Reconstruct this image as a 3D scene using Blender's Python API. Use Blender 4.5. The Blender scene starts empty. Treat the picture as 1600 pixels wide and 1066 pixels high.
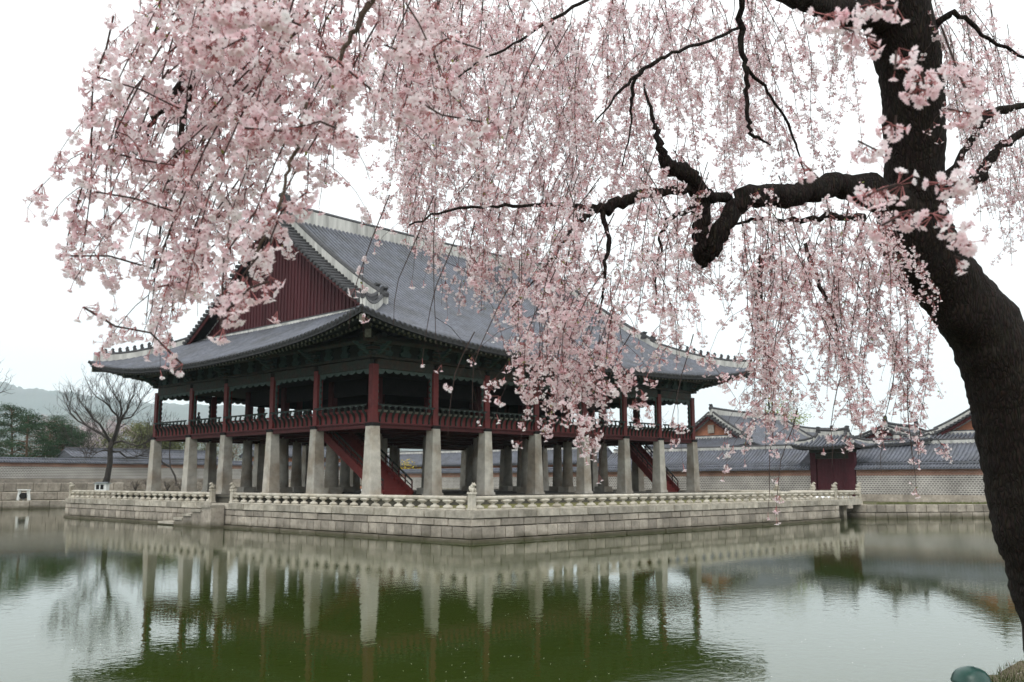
import bpy, math, random
import numpy as np
from mathutils import Vector, Matrix

random.seed(11)
rng = np.random.default_rng(11)
S = bpy.context.scene
COL = S.collection
PI = math.pi

# ------------------------------------------------------------------ camera
YAW, PITCH = 0.7730, 0.1441
CAM = Vector((-36.286, -47.263, 0.917))
FPX = 1508.0                                   # focal length in photo pixels (1600 wide)
FWD = Vector((math.cos(PITCH) * math.cos(YAW), math.cos(PITCH) * math.sin(YAW), math.sin(PITCH)))
RGT = Vector((math.sin(YAW), -math.cos(YAW), 0))
UPV = RGT.cross(FWD)
cd = bpy.data.cameras.new('camera')
cam = bpy.data.objects.new('camera', cd)
COL.objects.link(cam)
cam.matrix_world = Matrix(((RGT.x, UPV.x, -FWD.x, CAM.x), (RGT.y, UPV.y, -FWD.y, CAM.y), (RGT.z, UPV.z, -FWD.z, CAM.z), (0, 0, 0, 1)))
cd.sensor_width = 36.0
cd.lens = FPX / 1600 * 36
cd.clip_start = 0.1
cd.clip_end = 40000
cd.dof.use_dof = True
cd.dof.focus_distance = 8.0
cd.dof.aperture_fstop = 6.3
S.camera = cam

# ------------------------------------------------------------------ world, sun, exposure
SUN_EL, SUN_AZ = math.radians(52), math.radians(205)       # azimuth of the sun seen from the scene (math angle from +x)
w = bpy.data.worlds.new('World')
S.world = w
w.use_nodes = True
nt = w.node_tree
nt.nodes.clear()
out = nt.nodes.new('ShaderNodeOutputWorld')
bg = nt.nodes.new('ShaderNodeBackground')
sky = nt.nodes.new('ShaderNodeTexSky')
sky.sky_type = 'NISHITA'
sky.sun_disc = False
sky.sun_elevation = SUN_EL
sky.sun_rotation = math.radians(90) - SUN_AZ
mul = nt.nodes.new('ShaderNodeMix'); mul.data_type = 'RGBA'; mul.blend_type = 'MULTIPLY'
mul.inputs[0].default_value = 1.0
mul.inputs[7].default_value = (0.06, 0.055, 0.05, 1)
nt.links.new(sky.outputs[0], mul.inputs[6])
# overcast deck: a little brighter overhead than at the horizon, the way a thin cloud layer is
tc = nt.nodes.new('ShaderNodeTexCoord')
sep = nt.nodes.new('ShaderNodeSeparateXYZ')
nt.links.new(tc.outputs['Generated'], sep.inputs[0])
rp = nt.nodes.new('ShaderNodeValToRGB')
rp.color_ramp.elements[0].position = 0.0
rp.color_ramp.elements[0].color = (0.915, 0.945, 0.95, 1)
rp.color_ramp.elements[1].position = 1.0
rp.color_ramp.elements[1].color = (1.18, 1.185, 1.18, 1)
e = rp.color_ramp.elements.new(0.3); e.color = (1.03, 1.045, 1.045, 1)
nt.links.new(sep.outputs[2], rp.inputs[0])
mx = nt.nodes.new('ShaderNodeMix'); mx.data_type = 'RGBA'
mx.inputs[0].default_value = 0.9
nt.links.new(mul.outputs[2], mx.inputs[6])
nt.links.new(rp.outputs[0], mx.inputs[7])
nt.links.new(mx.outputs[2], bg.inputs[0])
bg.inputs[1].default_value = 1.0
nt.links.new(bg.outputs[0], out.inputs[0])

sd = bpy.data.lights.new('sun', 'SUN')
sd.energy = 0.8
sd.angle = math.radians(25)
sd.color = (1.0, 0.96, 0.90)
sun = bpy.data.objects.new('sun', sd)
COL.objects.link(sun)
sdir = Vector((math.cos(SUN_EL) * math.cos(SUN_AZ), math.cos(SUN_EL) * math.sin(SUN_AZ), math.sin(SUN_EL)))
sun.rotation_euler = sdir.to_track_quat('Z', 'Y').to_euler()
sun.location = (0, 0, 60)

S.view_settings.view_transform = 'Standard'
S.view_settings.look = 'None'
S.view_settings.exposure = 0.70
S.view_settings.gamma = 1.0
S.view_settings.use_curve_mapping = False
S.render.engine = 'CYCLES'
S.cycles.use_denoising = True
S.cycles.max_bounces = 12
S.cycles.diffuse_bounces = 9
S.cycles.transmission_bounces = 9
S.cycles.transparent_max_bounces = 4
S.cycles.volume_bounces = 1

# ------------------------------------------------------------------ rays of the fitted camera (for reading positions off the plan)
def ray(px, py):
    return FWD + RGT * ((px - 800) / FPX) - UPV * ((py - 533) / FPX)
def P(px, py, D):
    return CAM + ray(px, py) * D
def onz(px, py, z):
    d = ray(px, py); return CAM + d * ((z - CAM.z) / d.z)
def onx(px, py, x):
    d = ray(px, py); return CAM + d * ((x - CAM.x) / d.x)
def ony(px, py, y):
    d = ray(px, py); return CAM + d * ((y - CAM.y) / d.y)

# ------------------------------------------------------------------ materials
def mat(name, base, rough=0.8, nscale=2.0, var=0.25, var2=None, bump=0.0, bscale=None, rnd=0.0, streak=False, tint=None, tint_amt=0.5, spec=0.3, metallic=0.0):
    m = bpy.data.materials.new(name)
    m.use_nodes = True
    t = m.node_tree; N = t.nodes; L = t.links
    b = N['Principled BSDF']
    b.inputs['Roughness'].default_value = rough
    b.inputs['Specular IOR Level'].default_value = spec
    b.inputs['Metallic'].default_value = metallic
    geo = N.new('ShaderNodeNewGeometry')
    mp = N.new('ShaderNodeMapping')
    mp.inputs['Scale'].default_value = (1, 1, 0.12) if streak else (1, 1, 1)
    L.new(geo.outputs['Position'], mp.inputs[0])
    n1 = N.new('ShaderNodeTexNoise'); n1.inputs['Scale'].default_value = nscale; n1.inputs['Detail'].default_value = 6; n1.inputs['Roughness'].default_value = 0.65
    L.new(mp.outputs[0], n1.inputs['Vector'])
    mr = N.new('ShaderNodeMapRange'); mr.inputs[1].default_value = 0.3; mr.inputs[2].default_value = 0.7
    mr.inputs[3].default_value = 1 - var; mr.inputs[4].default_value = 1 + var
    L.new(n1.outputs[0], mr.inputs[0])
    val = mr.outputs[0]
    if rnd:
        oi = N.new('ShaderNodeObjectInfo')
        m2 = N.new('ShaderNodeMapRange'); m2.inputs[3].default_value = 1 - rnd; m2.inputs[4].default_value = 1 + rnd
        L.new(oi.outputs['Random'], m2.inputs[0])
        mm = N.new('ShaderNodeMath'); mm.operation = 'MULTIPLY'
        L.new(val, mm.inputs[0]); L.new(m2.outputs[0], mm.inputs[1]); val = mm.outputs[0]
    col = N.new('ShaderNodeMix'); col.data_type = 'RGBA'
    col.inputs[6].default_value = (*base, 1); col.inputs[7].default_value = (*(tint or base), 1)
    if tint:
        n2 = N.new('ShaderNodeTexNoise'); n2.inputs['Scale'].default_value = (var2 or nscale * 0.35); n2.inputs['Detail'].default_value = 4
        L.new(mp.outputs[0], n2.inputs['Vector'])
        m3 = N.new('ShaderNodeMapRange'); m3.inputs[1].default_value = 0.42; m3.inputs[2].default_value = 0.68; m3.inputs[4].default_value = tint_amt
        L.new(n2.outputs[0], m3.inputs[0]); L.new(m3.outputs[0], col.inputs[0])
    else:
        col.inputs[0].default_value = 0
    hs = N.new('ShaderNodeVectorMath'); hs.operation = 'SCALE'
    L.new(col.outputs[2], hs.inputs[0]); L.new(val, hs.inputs['Scale'])
    L.new(hs.outputs[0], b.inputs['Base Color'])
    if bump:
        n3 = N.new('ShaderNodeTexNoise'); n3.inputs['Scale'].default_value = bscale or nscale * 4; n3.inputs['Detail'].default_value = 5
        L.new(mp.outputs[0], n3.inputs['Vector'])
        bp = N.new('ShaderNodeBump'); bp.inputs['Strength'].default_value = min(1, bump); bp.inputs['Distance'].default_value = 0.05
        L.new(n3.outputs[0], bp.inputs['Height']); L.new(bp.outputs[0], b.inputs['Normal'])
    return m

M = {}
M['granite'] = mat('pillar_granite', (0.425, 0.402, 0.352), 0.85, 1.8, 0.24, bump=0.3, bscale=14, rnd=0.14, tint=(0.22, 0.165, 0.11), tint_amt=0.7, var2=0.6)
M['stone'] = mat('wall_stone', (0.36, 0.32, 0.268), 0.9, 3.2, 0.34, bump=0.7, bscale=9, rnd=0.27, tint=(0.15, 0.13, 0.105), tint_amt=0.6, var2=0.8)
M['stone_dark'] = mat('dark_stone', (0.11, 0.10, 0.085), 0.95, 2, 0.35, bump=0.4)
def waterline(m):
    t = m.node_tree; N = t.nodes; L = t.links; b = N['Principled BSDF']
    src = b.inputs['Base Color'].links[0].from_socket
    g = N.new('ShaderNodeNewGeometry'); sp = N.new('ShaderNodeSeparateXYZ'); L.new(g.outputs['Position'], sp.inputs[0])
    n = N.new('ShaderNodeTexNoise'); n.inputs['Scale'].default_value = 1.3; n.inputs['Detail'].default_value = 5; L.new(g.outputs['Position'], n.inputs['Vector'])
    a = N.new('ShaderNodeMath'); a.operation = 'MULTIPLY_ADD'; a.inputs[1].default_value = -0.5; L.new(n.outputs[0], a.inputs[0]); L.new(sp.outputs[2], a.inputs[2])
    r = N.new('ShaderNodeMapRange'); r.inputs[1].default_value = -1.95; r.inputs[2].default_value = -2.28; r.inputs[3].default_value = 0; r.inputs[4].default_value = 0.85
    L.new(a.outputs[0], r.inputs[0])
    x = N.new('ShaderNodeMix'); x.data_type = 'RGBA'; x.inputs[7].default_value = (0.07, 0.062, 0.035, 1)
    L.new(r.outputs[0], x.inputs[0]); L.new(src, x.inputs[6]); L.new(x.outputs[2], b.inputs['Base Color'])
waterline(M['stone'])
M['coping'] = mat('coping_stone', (0.41, 0.375, 0.315), 0.88, 3.0, 0.28, bump=0.5, bscale=12, rnd=0.26, tint=(0.20, 0.18, 0.14), tint_amt=0.65, var2=1.2)
M['paving'] = mat('dark_paving', (0.085, 0.078, 0.062), 0.95, 1.5, 0.35, bump=0.3)
M['gate_red'] = mat('gate_door_paint', (0.060, 0.012, 0.018), 0.7, 3, 0.25, rnd=0.15)
M['rail'] = mat('rail_stone', (0.50, 0.465, 0.395), 0.85, 3.0, 0.2, bump=0.35, bscale=18, rnd=0.12, tint=(0.30, 0.26, 0.19), tint_amt=0.6, var2=1.6)
M['tile'] = mat('roof_tile', (0.122, 0.131, 0.158), 0.6, 2.8, 0.36, bump=0.3, bscale=8, tint=(0.080, 0.083, 0.088), tint_amt=0.75, var2=0.7, spec=0.4)
M['tile_end'] = mat('eave_tile', (0.055, 0.055, 0.058), 0.75, 4, 0.4, bump=0.2)
M['plaster'] = mat('ridge_plaster', (0.52, 0.515, 0.485), 0.9, 3.0, 0.24, streak=True, tint=(0.24, 0.24, 0.225), tint_amt=0.75, var2=1.6)
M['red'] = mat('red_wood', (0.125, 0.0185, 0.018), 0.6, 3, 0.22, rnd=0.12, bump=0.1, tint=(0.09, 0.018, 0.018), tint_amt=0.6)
M['red_dark'] = mat('dark_and_shaded_red_wood', (0.062, 0.010, 0.011), 0.7, 3, 0.3, rnd=0.12)  # dark red timber; also the inner posts, with their shade in the colour
M['plank'] = mat('gable_plank', (0.062, 0.0145, 0.018), 0.75, 2.5, 0.25, rnd=0.18, bump=0.15, streak=True)
M['stairred'] = mat('stair_red', (0.135, 0.020, 0.018), 0.65, 3, 0.2)
M['green'] = mat('painted_beam', (0.026, 0.034, 0.028), 0.7, 5, 0.35, tint=(0.045, 0.024, 0.016), tint_amt=0.8, var2=2.4)
M['teal'] = mat('teal_paint', (0.035, 0.065, 0.058), 0.7, 6, 0.35, rnd=0.1)
M['pale_teal'] = mat('pale_paint', (0.055, 0.078, 0.070), 0.75, 6, 0.3)
M['rafter'] = mat('rafter_paint', (0.020, 0.025, 0.021), 0.8, 5, 0.35)
M['rafter_end'] = mat('rafter_end_paint', (0.13, 0.13, 0.10), 0.8, 6, 0.4)
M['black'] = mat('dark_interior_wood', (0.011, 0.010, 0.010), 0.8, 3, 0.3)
M['white'] = mat('white_paint', (0.75, 0.76, 0.74), 0.5, 4, 0.06)
M['grey_metal'] = mat('grey_metal', (0.25, 0.27, 0.28), 0.5, 4, 0.1)
M['orange'] = mat('orange_plaster', (0.40, 0.17, 0.10), 0.9, 3, 0.15, bump=0.1)
M['earth'] = mat('terrace_grass', (0.15, 0.145, 0.045), 0.95, 2, 0.35, bump=0.6, bscale=8, tint=(0.16, 0.14, 0.085), tint_amt=0.8)
M['soil'] = mat('dry_grass_ground', (0.10, 0.085, 0.045), 0.95, 1.2, 0.35, bump=0.6, bscale=14, tint=(0.055, 0.07, 0.022), tint_amt=0.9, var2=0.8)
M['grass_green'] = mat('grass_blades', (0.065, 0.085, 0.026), 0.9, 3, 0.4)
M['lamp_green'] = mat('green_lamp_paint', (0.007, 0.050, 0.037), 0.36, 9, 0.3, bump=0.05, spec=0.5, tint=(0.008, 0.05, 0.04), tint_amt=0.7)
M['skin'] = mat('skin', (0.45, 0.28, 0.20), 0.6, 8, 0.05)
M['cloth'] = mat('dark_cloth', (0.02, 0.021, 0.026), 0.9, 8, 0.2)
M['hair'] = mat('hair', (0.01, 0.009, 0.008), 0.6, 20, 0.2)
M['bare_bark'] = mat('bare_bark', (0.045, 0.038, 0.034), 0.95, 4, 0.3)
M['pine_bark'] = mat('pine_bark', (0.13, 0.08, 0.055), 0.95, 4, 0.3)
M['pine'] = mat('pine_needles', (0.028, 0.058, 0.026), 0.9, 0.5, 0.4)
M['spring'] = mat('spring_leaves', (0.22, 0.27, 0.075), 0.9, 0.7, 0.3)
M['olive'] = mat('budding_leaves', (0.115, 0.125, 0.05), 0.9, 0.6, 0.3)
M['yellow'] = mat('yellow_flowers', (0.55, 0.42, 0.04), 0.9, 1.5, 0.3)
M['farpink'] = mat('far_blossom', (0.44, 0.385, 0.39), 0.9, 0.4, 0.2)
M['dryshrub'] = mat('dry_shrub', (0.20, 0.165, 0.13), 0.95, 1.5, 0.3)
M['hill'] = mat('hill_wood', (0.040, 0.055, 0.038), 0.95, 0.008, 0.4, bump=1.0, bscale=0.03, tint=(0.085, 0.075, 0.06), tint_amt=0.7, var2=0.003)
M['twig'] = mat('cherry_twig', (0.055, 0.036, 0.032), 0.85, 9, 0.25)
M['twig_young'] = mat('young_twig', (0.12, 0.10, 0.05), 0.85, 9, 0.25)
M['near_branch'] = mat('brown_branch', (0.085, 0.062, 0.046), 0.9, 14, 0.35, bump=0.4, bscale=60)
M['young_leaf'] = mat('young_leaf', (0.20, 0.22, 0.05), 0.7, 9, 0.25)

def bark_material():
    m = bpy.data.materials.new('cherry_bark'); m.use_nodes = True
    t = m.node_tree; N = t.nodes; L = t.links; b = N['Principled BSDF']
    b.inputs['Roughness'].default_value = 0.9; b.inputs['Specular IOR Level'].default_value = 0.2
    g = N.new('ShaderNodeNewGeometry')
    mp = N.new('ShaderNodeMapping'); mp.inputs['Scale'].default_value = (1, 1, 0.20)
    L.new(g.outputs['Position'], mp.inputs[0])
    n = N.new('ShaderNodeTexNoise'); n.inputs['Scale'].default_value = 7; n.inputs['Detail'].default_value = 6
    L.new(mp.outputs[0], n.inputs['Vector'])
    ad = N.new('ShaderNodeVectorMath'); ad.operation = 'MULTIPLY_ADD'
    ad.inputs[1].default_value = (0.16, 0.16, 0.16)
    L.new(n.outputs['Color'], ad.inputs[0]); L.new(mp.outputs[0], ad.inputs[2])
    v = N.new('ShaderNodeTexVoronoi'); v.feature = 'DISTANCE_TO_EDGE'; v.inputs['Scale'].default_value = 46
    L.new(ad.outputs[0], v.inputs['Vector'])
    n2 = N.new('ShaderNodeTexNoise'); n2.inputs['Scale'].default_value = 60; n2.inputs['Detail'].default_value = 5
    L.new(mp.outputs[0], n2.inputs['Vector'])
    r = N.new('ShaderNodeValToRGB')
    r.color_ramp.elements[0].color = (0.007, 0.005, 0.004, 1); r.color_ramp.elements[1].color = (0.024, 0.017, 0.0135, 1)
    r.color_ramp.elements[1].position = 0.22
    L.new(v.outputs['Distance'], r.inputs[0]); 
    mm = N.new('ShaderNodeMix'); mm.data_type = 'RGBA'; mm.blend_type = 'OVERLAY'; mm.inputs[0].default_value = 0.6
    L.new(r.outputs[0], mm.inputs[6]); L.new(n2.outputs['Color'], mm.inputs[7])
    n3 = N.new('ShaderNodeTexNoise'); n3.inputs['Scale'].default_value = 3.2; n3.inputs['Detail'].default_value = 8; n3.inputs['Roughness'].default_value = 0.7
    L.new(g.outputs['Position'], n3.inputs['Vector'])
    r3 = N.new('ShaderNodeMapRange'); r3.inputs[1].default_value = 0.56; r3.inputs[2].default_value = 0.72; r3.inputs[4].default_value = 0.75
    L.new(n3.outputs[0], r3.inputs[0])
    m3 = N.new('ShaderNodeMix'); m3.data_type = 'RGBA'; m3.inputs[7].default_value = (0.040, 0.038, 0.028, 1)
    L.new(r3.outputs[0], m3.inputs[0]); L.new(mm.outputs[2], m3.inputs[6])
    L.new(m3.outputs[2], b.inputs['Base Color'])
    hh = N.new('ShaderNodeMath'); hh.operation = 'MULTIPLY_ADD'; hh.inputs[1].default_value = 0.35
    cl = N.new('ShaderNodeMath'); cl.operation = 'MINIMUM'; cl.inputs[1].default_value = 0.3
    L.new(v.outputs['Distance'], cl.inputs[0])
    L.new(n2.outputs[0], hh.inputs[0]); L.new(cl.outputs[0], hh.inputs[2])
    bp = N.new('ShaderNodeBump'); bp.inputs['Strength'].default_value = 0.9; bp.inputs['Distance'].default_value = 0.04
    L.new(hh.outputs[0], bp.inputs['Height']); L.new(bp.outputs[0], b.inputs['Normal'])
    return m
M['bark'] = bark_material()

def petal_material(name, c, k=0.5):
    m = bpy.data.materials.new(name); m.use_nodes = True
    t = m.node_tree; N = t.nodes; L = t.links
    N.remove(N['Principled BSDF'])
    o = N['Material Output']
    d = N.new('ShaderNodeBsdfDiffuse'); tr = N.new('ShaderNodeBsdfTranslucent')
    g = N.new('ShaderNodeNewGeometry')
    n = N.new('ShaderNodeTexNoise'); n.inputs['Scale'].default_value = 22; n.inputs['Detail'].default_value = 2
    L.new(g.outputs['Position'], n.inputs['Vector'])
    r = N.new('ShaderNodeValToRGB')
    r.color_ramp.elements[0].position = 0.3; r.color_ramp.elements[1].position = 0.7
    r.color_ramp.elements[0].color = (c[0] * .95, c[1] * .83, c[2] * .855, 1); r.color_ramp.elements[1].color = (min(1, c[0] * 1.06), min(1, c[1] * 1.15), min(1, c[2] * 1.13), 1)
    L.new(n.outputs[0], r.inputs[0])
    L.new(r.outputs[0], d.inputs[0]); L.new(r.outputs[0], tr.inputs[0])
    mxs = N.new('ShaderNodeMixShader'); mxs.inputs[0].default_value = k
    L.new(d.outputs[0], mxs.inputs[1]); L.new(tr.outputs[0], mxs.inputs[2]); L.new(mxs.outputs[0], o.inputs[0])
    return m
M['petal'] = petal_material('petal_pink', (0.955, 0.85, 0.865))
M['petal2'] = petal_material('petal_pale', (0.96, 0.915, 0.915))
M['petal3'] = petal_material('petal_rose', (0.94, 0.79, 0.815))
M['calyx'] = mat('calyx_red', (0.40, 0.155, 0.15), 0.7, 30, 0.3)

def brick_material(name, axis):
    m = bpy.data.materials.new(name); m.use_nodes = True
    t = m.node_tree; N = t.nodes; L = t.links; b = N['Principled BSDF']
    b.inputs['Roughness'].default_value = 0.9; b.inputs['Specular IOR Level'].default_value = 0.2
    g = N.new('ShaderNodeNewGeometry'); s = N.new('ShaderNodeSeparateXYZ'); c = N.new('ShaderNodeCombineXYZ')
    L.new(g.outputs['Position'], s.inputs[0]); L.new(s.outputs[axis], c.inputs[0]); L.new(s.outputs[2], c.inputs[1])
    def br(c1, c2, mo, bw, bh, ms):
        k = N.new('ShaderNodeTexBrick'); k.inputs['Scale'].default_value = 1
        k.inputs['Color1'].default_value = (*c1, 1); k.inputs['Color2'].default_value = (*c2, 1); k.inputs['Mortar'].default_value = (*mo, 1)
        k.inputs['Brick Width'].default_value = bw; k.inputs['Row Height'].default_value = bh; k.inputs['Mortar Size'].default_value = ms
        k.inputs['Mortar Smooth'].default_value = 0.3
        L.new(c.outputs[0], k.inputs['Vector']); return k
    k1 = br((0.22, 0.205, 0.19), (0.14, 0.13, 0.125), (0.54, 0.52, 0.48), 0.31, 0.19, 0.048)
    n = N.new('ShaderNodeTexNoise'); n.inputs['Scale'].default_value = 0.6; n.inputs['Detail'].default_value = 6
    L.new(g.outputs['Position'], n.inputs['Vector'])
    mr = N.new('ShaderNodeMapRange'); mr.inputs[1].default_value = .3; mr.inputs[2].default_value = .7; mr.inputs[3].default_value = .72; mr.inputs[4].default_value = 1.15
    L.new(n.outputs[0], mr.inputs[0])
    v = N.new('ShaderNodeVectorMath'); v.operation = 'SCALE'
    L.new(k1.outputs[0], v.inputs[0]); L.new(mr.outputs[0], v.inputs['Scale']); L.new(v.outputs[0], b.inputs['Base Color'])
    bp = N.new('ShaderNodeBump'); bp.inputs['Distance'].default_value = 0.03; bp.inputs['Strength'].default_value = .7
    L.new(k1.outputs['Fac'], bp.inputs['Height']); bp.invert = True
    L.new(bp.outputs[0], b.inputs['Normal'])
    return m
M['brick_x'] = brick_material('grey_brick_x', 0)
M['brick_y'] = brick_material('grey_brick_y', 1)
def obrick(name, axis):
    m = brick_material(name, axis)
    for n in m.node_tree.nodes:
        if n.type == 'TEX_BRICK':
            n.inputs['Color1'].default_value = (0.36, 0.185, 0.13, 1); n.inputs['Color2'].default_value = (0.31, 0.15, 0.11, 1); n.inputs['Mortar'].default_value = (0.46, 0.36, 0.30, 1)
            n.inputs['Brick Width'].default_value = 0.28; n.inputs['Row Height'].default_value = 0.15; n.inputs['Mortar Size'].default_value = 0.02
    return m
M['obrick_x'] = obrick('orange_brick_x', 0)
M['obrick_y'] = obrick('orange_brick_y', 1)

def water_material():
    m = bpy.data.materials.new('pond_water'); m.use_nodes = True
    t = m.node_tree; N = t.nodes; L = t.links; b = N['Principled BSDF']
    b.inputs['Base Color'].default_value = (0.028, 0.043, 0.007, 1)
    b.inputs['Roughness'].default_value = 0.015
    b.inputs['IOR'].default_value = 1.45
    g = N.new('ShaderNodeNewGeometry')
    a = N.new('ShaderNodeTexNoise'); a.inputs['Scale'].default_value = 4.5; a.inputs['Detail'].default_value = 3; a.inputs['Roughness'].default_value = 0.5
    L.new(g.outputs['Position'], a.inputs['Vector'])
    c = N.new('ShaderNodeTexNoise'); c.inputs['Scale'].default_value = 0.07; c.inputs['Detail'].default_value = 2
    L.new(g.outputs['Position'], c.inputs['Vector'])
    mr = N.new('ShaderNodeMapRange'); mr.inputs[1].default_value = .38; mr.inputs[2].default_value = .62; mr.inputs[3].default_value = .35; mr.inputs[4].default_value = 1.0
    L.new(c.outputs[0], mr.inputs[0])
    mu = N.new('ShaderNodeMath'); mu.operation = 'MULTIPLY'
    L.new(a.outputs[0], mu.inputs[0]); L.new(mr.outputs[0], mu.inputs[1])
    bp = N.new('ShaderNodeBump'); bp.inputs['Strength'].default_value = 1.0; bp.inputs['Distance'].default_value = 0.0038
    L.new(mu.outputs[0], bp.inputs['Height']); L.new(bp.outputs[0], b.inputs['Normal'])
    return m
M['water'] = water_material()

# ------------------------------------------------------------------ mesh helpers
class MB:
    def __init__(s): s.v = []; s.f = []; s.m = []; s.sm = []
    def add(s, vs, fs, m=0, smooth=False):
        o = len(s.v); s.v += [tuple(p) for p in vs]
        for f in fs:
            s.f.append(tuple(o + i for i in f)); s.m.append(m); s.sm.append(smooth)
    def quad(s, a, b, c, d, m=0): s.add([a, b, c, d], [(0, 1, 2, 3)], m)
    def box(s, x0, x1, y0, y1, z0, z1, m=0):
        s.add([(x0, y0, z0), (x1, y0, z0), (x1, y1, z0), (x0, y1, z0), (x0, y0, z1), (x1, y0, z1), (x1, y1, z1), (x0, y1, z1)],
              [(0, 3, 2, 1), (4, 5, 6, 7), (0, 1, 5, 4), (1, 2, 6, 5), (2, 3, 7, 6), (3, 0, 4, 7)], m)
    def beam(s, a, b, wd, h, m=0, up=Vector((0, 0, 1))):
        a = Vector(a); b = Vector(b); d = (b - a).normalized(); r = d.cross(up)
        if r.length < 1e-4: r = Vector((1, 0, 0))
        r = r.normalized() * (wd / 2); u = r.cross(d).normalized() * (h / 2)
        vs = [a - r - u, a + r - u, a + r + u, a - r + u, b - r - u, b + r - u, b + r + u, b - r + u]
        s.add(vs, [(0, 1, 2, 3), (7, 6, 5, 4), (0, 4, 5, 1), (1, 5, 6, 2), (2, 6, 7, 3), (3, 7, 4, 0)], m)
    def frustum(s, cx, cy, z0, z1, h0, h1, m=0, ch=0.0):
        def ring(h, z):
            c = ch * h
            return [(cx - h + c, cy - h, z), (cx + h - c, cy - h, z), (cx + h, cy - h + c, z), (cx + h, cy + h - c, z),
                    (cx + h - c, cy + h, z), (cx - h + c, cy + h, z), (cx - h, cy + h - c, z), (cx - h, cy - h + c, z)]
        s.add(ring(h0, z0) + ring(h1, z1), [tuple(range(7, -1, -1)), tuple(range(8, 16))] + [(i, (i + 1) % 8, 8 + (i + 1) % 8, 8 + i) for i in range(8)], m)
    def tube(s, pts, rad, n=6, m=0, caps=True, smooth=True, jitter=0.0):
        pts = [Vector(p) for p in pts]
        if not hasattr(rad, '__len__'): rad = [rad] * len(pts)
        vs = []; ref = None
        for i, p in enumerate(pts):
            d = (pts[min(i + 1, len(pts) - 1)] - pts[max(i - 1, 0)])
            if d.length < 1e-9: d = Vector((0, 0, 1))
            d.normalize()
            if ref is None:
                ref = d.cross(Vector((0.13, 0.21, 1)) if abs(d.z) < .95 else Vector((1, 0, 0))).normalized()
            else:
                ref = (ref - d * ref.dot(d)).normalized()
            o = d.cross(ref)
            for k in range(n):
                a = 2 * PI * k / n
                r = rad[i] * (1 + (random.uniform(-jitter, jitter) if jitter else 0))
                vs.append(p + ref * (r * math.cos(a)) + o * (r * math.sin(a)))
        fs = [(i * n + k, i * n + (k + 1) % n, (i + 1) * n + (k + 1) % n, (i + 1) * n + k) for i in range(len(pts) - 1) for k in range(n)]
        s.add(vs, fs, m, smooth)
        if caps:
            o = len(s.v) - len(vs)
            s.f.append(tuple(o + k for k in range(n - 1, -1, -1))); s.m.append(m); s.sm.append(False)
            o2 = o + (len(pts) - 1) * n
            s.f.append(tuple(o2 + k for k in range(n))); s.m.append(m); s.sm.append(False)
    def lathe(s, prof, c, n=10, m=0, sx=1, sy=1, smooth=True):
        vs = []
        for r, z in prof:
            for k in range(n):
                a = 2 * PI * (k + .5) / n
                vs.append((c[0] + r * sx * math.cos(a), c[1] + r * sy * math.sin(a), c[2] + z))
        fs = [(i * n + k, i * n + (k + 1) % n, (i + 1) * n + (k + 1) % n, (i + 1) * n + k) for i in range(len(prof) - 1) for k in range(n)]
        s.add(vs, fs, m, smooth)
        o = len(s.v) - len(vs)
        s.f.append(tuple(o + k for k in range(n - 1, -1, -1))); s.m.append(m); s.sm.append(False)
        o2 = o + (len(prof) - 1) * n
        s.f.append(tuple(o2 + k for k in range(n))); s.m.append(m); s.sm.append(False)
    def blob(s, c, r, m=0, nu=10, nv=6):
        prof = []
        vs = []
        for i in range(nv + 1):
            t = PI * i / nv
            for k in range(nu):
                a = 2 * PI * k / nu
                vs.append((c[0] + r[0] * math.sin(t) * math.cos(a), c[1] + r[1] * math.sin(t) * math.sin(a), c[2] - r[2] * math.cos(t)))
        s.add(vs, [(i * nu + k, i * nu + (k + 1) % nu, (i + 1) * nu + (k + 1) % nu, (i + 1) * nu + k) for i in range(nv) for k in range(nu)], m, True)
    def extrude(s, poly, frame, depth, m=0):
        """poly: (a,b) points; frame: function (a,b,t)->xyz; t in +-depth/2"""
        n = len(poly)
        vs = [frame(a, b, -depth / 2) for a, b in poly] + [frame(a, b, depth / 2) for a, b in poly]
        s.add(vs, [tuple(range(n - 1, -1, -1)), tuple(range(n, 2 * n))] + [(i, (i + 1) % n, n + (i + 1) % n, n + i) for i in range(n)], m)
    def grid(s, rows, m=0, smooth=True):
        n = len(rows[0]); vs = [p for r in rows for p in r]
        s.add(vs, [(i * n + j, i * n + j + 1, (i + 1) * n + j + 1, (i + 1) * n + j) for i in range(len(rows) - 1) for j in range(n - 1)], m, smooth)

ORG = {}
def thing(name, label, cat, loc, group=None):
    o = bpy.data.objects.new(name, None)
    o.empty_display_size = 0.2
    COL.objects.link(o)
    o.location = loc
    ORG[o] = Vector(loc)
    o['label'] = label; o['category'] = cat
    if group: o['group'] = group
    return o
def mesh_of(name, mb, mats, org=Vector((0, 0, 0))):
    me = bpy.data.meshes.new(name)
    me.from_pydata([(p[0] - org[0], p[1] - org[1], p[2] - org[2]) for p in mb.v], [], mb.f)
    for k in (mats if isinstance(mats, (list, tuple)) else [mats]): me.materials.append(M[k])
    me.polygons.foreach_set('material_index', mb.m)
    me.polygons.foreach_set('use_smooth', mb.sm)
    me.update()
    return me
def part(name, mb, mats, parent=None, kind=None, label=None):
    org = ORG[parent] if parent else Vector((0, 0, 0))
    o = bpy.data.objects.new(name, mesh_of(name, mb, mats, org))
    COL.objects.link(o)
    if parent: o.parent = parent
    ORG[o] = org
    if kind: o['kind'] = kind
    if label: o['label'] = label
    return o
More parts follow.
